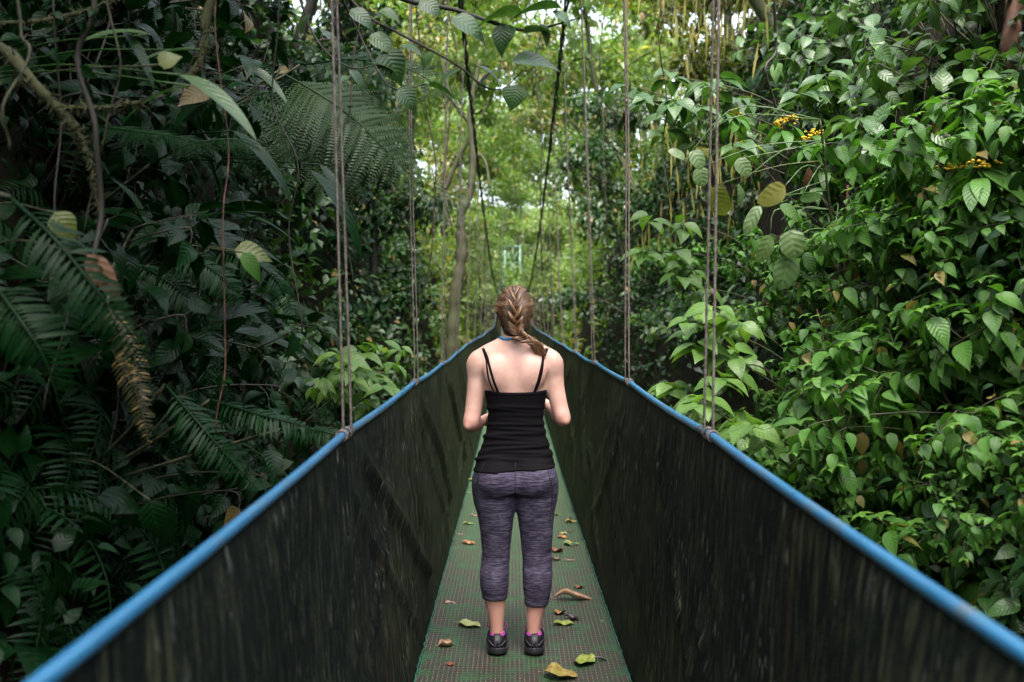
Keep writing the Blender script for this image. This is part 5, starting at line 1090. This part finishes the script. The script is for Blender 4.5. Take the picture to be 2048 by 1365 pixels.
for k, (x0, y0, x1, y1, d, wd, mt, lab) in enumerate([(318, 130, 356, 104, 2.5, 1.6, 'yellow', 'bright yellow green leaf on its own in the upper left'), (470, 500, 542, 508, 3.4, 1.1, 'yellow', 'pale yellow leaf lying among the dark ferns on the left'), (110, 425, 150, 482, 2.3, 1.3, 'yellow', 'yellow green lobed leaf above the nearest fern frond'),
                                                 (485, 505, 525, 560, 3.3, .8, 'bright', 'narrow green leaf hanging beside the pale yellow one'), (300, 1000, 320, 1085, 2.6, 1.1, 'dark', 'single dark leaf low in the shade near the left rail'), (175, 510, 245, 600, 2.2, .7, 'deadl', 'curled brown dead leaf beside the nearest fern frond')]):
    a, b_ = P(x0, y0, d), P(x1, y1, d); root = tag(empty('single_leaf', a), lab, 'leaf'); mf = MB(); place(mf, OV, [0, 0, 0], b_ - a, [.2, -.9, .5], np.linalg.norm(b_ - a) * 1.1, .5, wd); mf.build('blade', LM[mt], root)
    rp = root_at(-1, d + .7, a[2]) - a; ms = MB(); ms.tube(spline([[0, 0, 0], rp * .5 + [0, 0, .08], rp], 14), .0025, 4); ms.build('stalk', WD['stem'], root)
limb('mossy_tree', 'tree at the upper left with crooked moss covered branches', 'tree', [
    ([root_at(-1, 3.0, 2.6), P(-120, 60, 2.8), P(0, 105, 2.6), P(70, 160, 2.5), P(120, 212, 2.5), P(150, 260, 2.5)], .022, .010), ([P(-120, 60, 2.8), P(150, -200, 2.9), P(400, -80, 3.0), P(412, 50, 3.0), P(408, 100, 3.0), P(395, 135, 3.0), P(370, 165, 3.0)], .016, .010),
    ([P(-120, 60, 2.8), P(100, 40, 2.8), P(260, -10, 2.8)], .008, .005), ([P(120, 212, 2.5), P(200, 215, 2.5), P(280, 205, 2.5)], .006, .004), ([P(150, 260, 2.5), P(175, 330, 2.5), P(205, 430, 2.5)], .006, .004)], 'moss', moss=6)
limb('forked_tree', 'slender curved tree left of the bridge in the bright background', 'tree', [([P(900, 760, 18.5), P(908, 620, 18.5), P(922, 520, 18.5), P(922, 440, 18.5), P(940, 380, 18.5), P(946, 320, 18.5), P(940, 230, 18.5), P(960, 120, 18.5)], .12, .04), ([P(944, 345, 18.5), P(960, 310, 18.5), P(975, 340, 18.4), P(980, 375, 18.3)], .035, .02), ([P(942, 250, 18.5), P(900, 190, 18.6), P(880, 100, 18.7)], .05, .02)], 'bark', 'trunk')
# light green large leaved plants beside the handrails
g = np.random.default_rng(45)
def leafy(name, label, cat, group, side, tips, size, n, mt, tmpl, d0, wide=1.0, layers=2):
    t0 = P(*tips[0][:2], d0); base = root_at(side, t0[1] + .3, t0[2] - .7); root = tag(empty(name, base), label, cat, group); ms, mf = MB(), MB()
    for (px, py, *dd) in tips:
        t = P(px, py, d0 + (dd[0] if dd else .25 * g.normal())) - base; pts = stemline(ms, base * 0 + r3(g) * .03, t, .006, .0025, g, .12)
        for j in range(layers): whorl(mf, pts[-1 - 3 * j], n, size * (1 - .1 * j), g, tmpl, unit(UP + [0, -.35, 0]), droop=.25 + .3 * j, wide=wide)
    ms.build('stems', WD['stem'], root); mf.build('foliage', LM[mt], root)
gg = 'light green plants beside the right handrail'
leafy('large_leaved_shrub', 'light green large leaved shrub rising just right of the nearest right ropes', 'shrub', gg, 1, [(1430, 620), (1400, 690), (1460, 700), (1380, 640), (1440, 760)], .16, 6, 'fresh', OV, 5.2, 1.1)
leafy('large_leaved_shrub', 'light green large leaved shrub spreading over the right rail', 'shrub', gg, 1, [(1450, 830), (1500, 850), (1400, 800), (1340, 770)], .15, 6, 'fresh', OV, 4.9, 1.25)
leafy('large_leaved_shrub', 'light green plant with four broad shiny leaves above the right rail', 'shrub', gg, 1, [(1635, 860)], .17, 5, 'fresh', OV, 4.3, 1.3, 1)
leafy('large_leaved_shrub', 'light green shrub reaching left in front of the dark gap, above the rail', 'shrub', gg, 1, [(1300, 440), (1340, 520), (1290, 500), (1360, 570)], .17, 6, 'fresh', OV, 6.5, 1.0)
leafy('large_leaved_shrub', 'shrub with leaf rosettes between the ropes and the round hanging leaves', 'shrub', 'rosette shrubs high on the right bank', 1, [(1340, 150), (1300, 200), (1390, 210), (1330, 250), (1430, 170), (1260, 170), (1470, 290)], .17, 7, 'broad', OV, 6.2, 1.0)
leafy('large_leaved_shrub', 'shrub with dense grey green rosettes above the yellow flowers', 'shrub', 'rosette shrubs high on the right bank', 1, [(1720, 175), (1650, 150), (1790, 200), (1600, 190), (1700, 240), (1760, 120), (1840, 160)], .17, 8, 'broad', OV, 5.4, .85)
leafy('large_leaved_shrub', 'shrub with bright leaf tips left of the brown trunk', 'shrub', 'rosette shrubs high on the right bank', 1, [(1930, 130), (1880, 90), (1960, 230), (1990, 300), (1900, 270)], .15, 7, 'mid', OV, 5.0, .9)
leafy('large_leaved_shrub', 'shrub with pale upright leaves at the lower right corner above the rail', 'shrub', None, 1, [(2035, 1170), (2050, 1215), (2040, 1090)], .11, 5, 'mid', OV, 2.9, 1.0)
leafy('leafy_herb', 'sunlit leafy herb behind the nearest left ropes', 'herb', 'bright herbs above the left handrail', -1, [(740, 740), (700, 760), (770, 770), (720, 700), (680, 720)], .14, 6, 'fresh', OV, 5.4, .9)
leafy('leafy_herb', 'green leafy herb left of the nearest left ropes', 'herb', 'bright herbs above the left handrail', -1, [(620, 700), (580, 660), (640, 660), (560, 720), (600, 760)], .12, 7, 'mid', OV, 5.2, .9)
leafy('leafy_herb', 'small bright herb touching the left rail', 'herb', 'bright herbs above the left handrail', -1, [(790, 730), (800, 700), (765, 690)], .12, 6, 'fresh', LN, 6.0, 1.3)
# hanging vines
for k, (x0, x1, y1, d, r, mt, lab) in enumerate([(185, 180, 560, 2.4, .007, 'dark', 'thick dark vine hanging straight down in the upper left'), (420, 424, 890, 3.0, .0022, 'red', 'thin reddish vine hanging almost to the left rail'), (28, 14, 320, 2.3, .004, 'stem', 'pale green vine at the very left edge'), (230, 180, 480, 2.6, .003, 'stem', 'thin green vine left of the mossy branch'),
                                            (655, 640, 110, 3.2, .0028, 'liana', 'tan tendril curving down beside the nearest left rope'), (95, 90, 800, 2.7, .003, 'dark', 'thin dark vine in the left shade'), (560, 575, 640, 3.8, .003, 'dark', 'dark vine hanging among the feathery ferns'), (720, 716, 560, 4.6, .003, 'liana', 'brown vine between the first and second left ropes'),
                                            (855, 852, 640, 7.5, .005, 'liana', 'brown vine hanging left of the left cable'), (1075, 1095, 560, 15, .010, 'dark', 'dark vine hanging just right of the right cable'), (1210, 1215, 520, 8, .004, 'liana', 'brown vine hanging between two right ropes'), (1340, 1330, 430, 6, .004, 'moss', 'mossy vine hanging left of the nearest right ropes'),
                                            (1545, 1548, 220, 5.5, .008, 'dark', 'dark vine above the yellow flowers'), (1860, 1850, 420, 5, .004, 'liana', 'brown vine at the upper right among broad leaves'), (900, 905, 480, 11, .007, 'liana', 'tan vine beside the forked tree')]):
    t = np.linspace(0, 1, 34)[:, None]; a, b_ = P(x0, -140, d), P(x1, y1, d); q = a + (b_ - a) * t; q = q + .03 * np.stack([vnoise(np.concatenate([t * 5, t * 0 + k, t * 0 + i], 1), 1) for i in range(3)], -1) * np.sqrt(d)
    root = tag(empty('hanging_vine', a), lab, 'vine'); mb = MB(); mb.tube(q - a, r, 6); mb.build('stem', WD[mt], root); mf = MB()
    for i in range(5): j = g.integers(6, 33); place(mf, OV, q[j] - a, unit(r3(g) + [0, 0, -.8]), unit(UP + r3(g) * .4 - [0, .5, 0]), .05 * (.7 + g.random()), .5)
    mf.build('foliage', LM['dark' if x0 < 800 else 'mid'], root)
# hanging moss
g = np.random.default_rng(8); mb = MB(); n = 1700; cx_ = 3.0 + .5 * g.normal(size=60); cyy = 9 + 9 * g.random(60); cz = EYE + 1.2 + 3.8 * g.random(60); k = g.integers(60, size=n)
pos = np.stack([cx_[k] * cyy[k] / 13, cyy[k], cz[k]], -1) + r3(g, n) * [.30, .35, .22]; PMs = leaf_template(3, .03, 1.6, .5, .05, 0, 0, 0, .3, 1)
place(mb, PMs, pos, unit(r3(g, n) * .12 + [0, 0, -1]), unit(r3(g, n) * .5 + [0, -1, 0]), .10 + .34 * g.random(n) ** 2, g.random(n) * .7)
tag(mb.build('hanging_moss', leafmat('hanging_moss_strand', (.10, .11, .018), (.24, .22, .045), .7, .3, veins=0, oldfrac=.05)), 'olive yellow moss strands hanging from the trees beyond the nearest right ropes', kind='stuff')
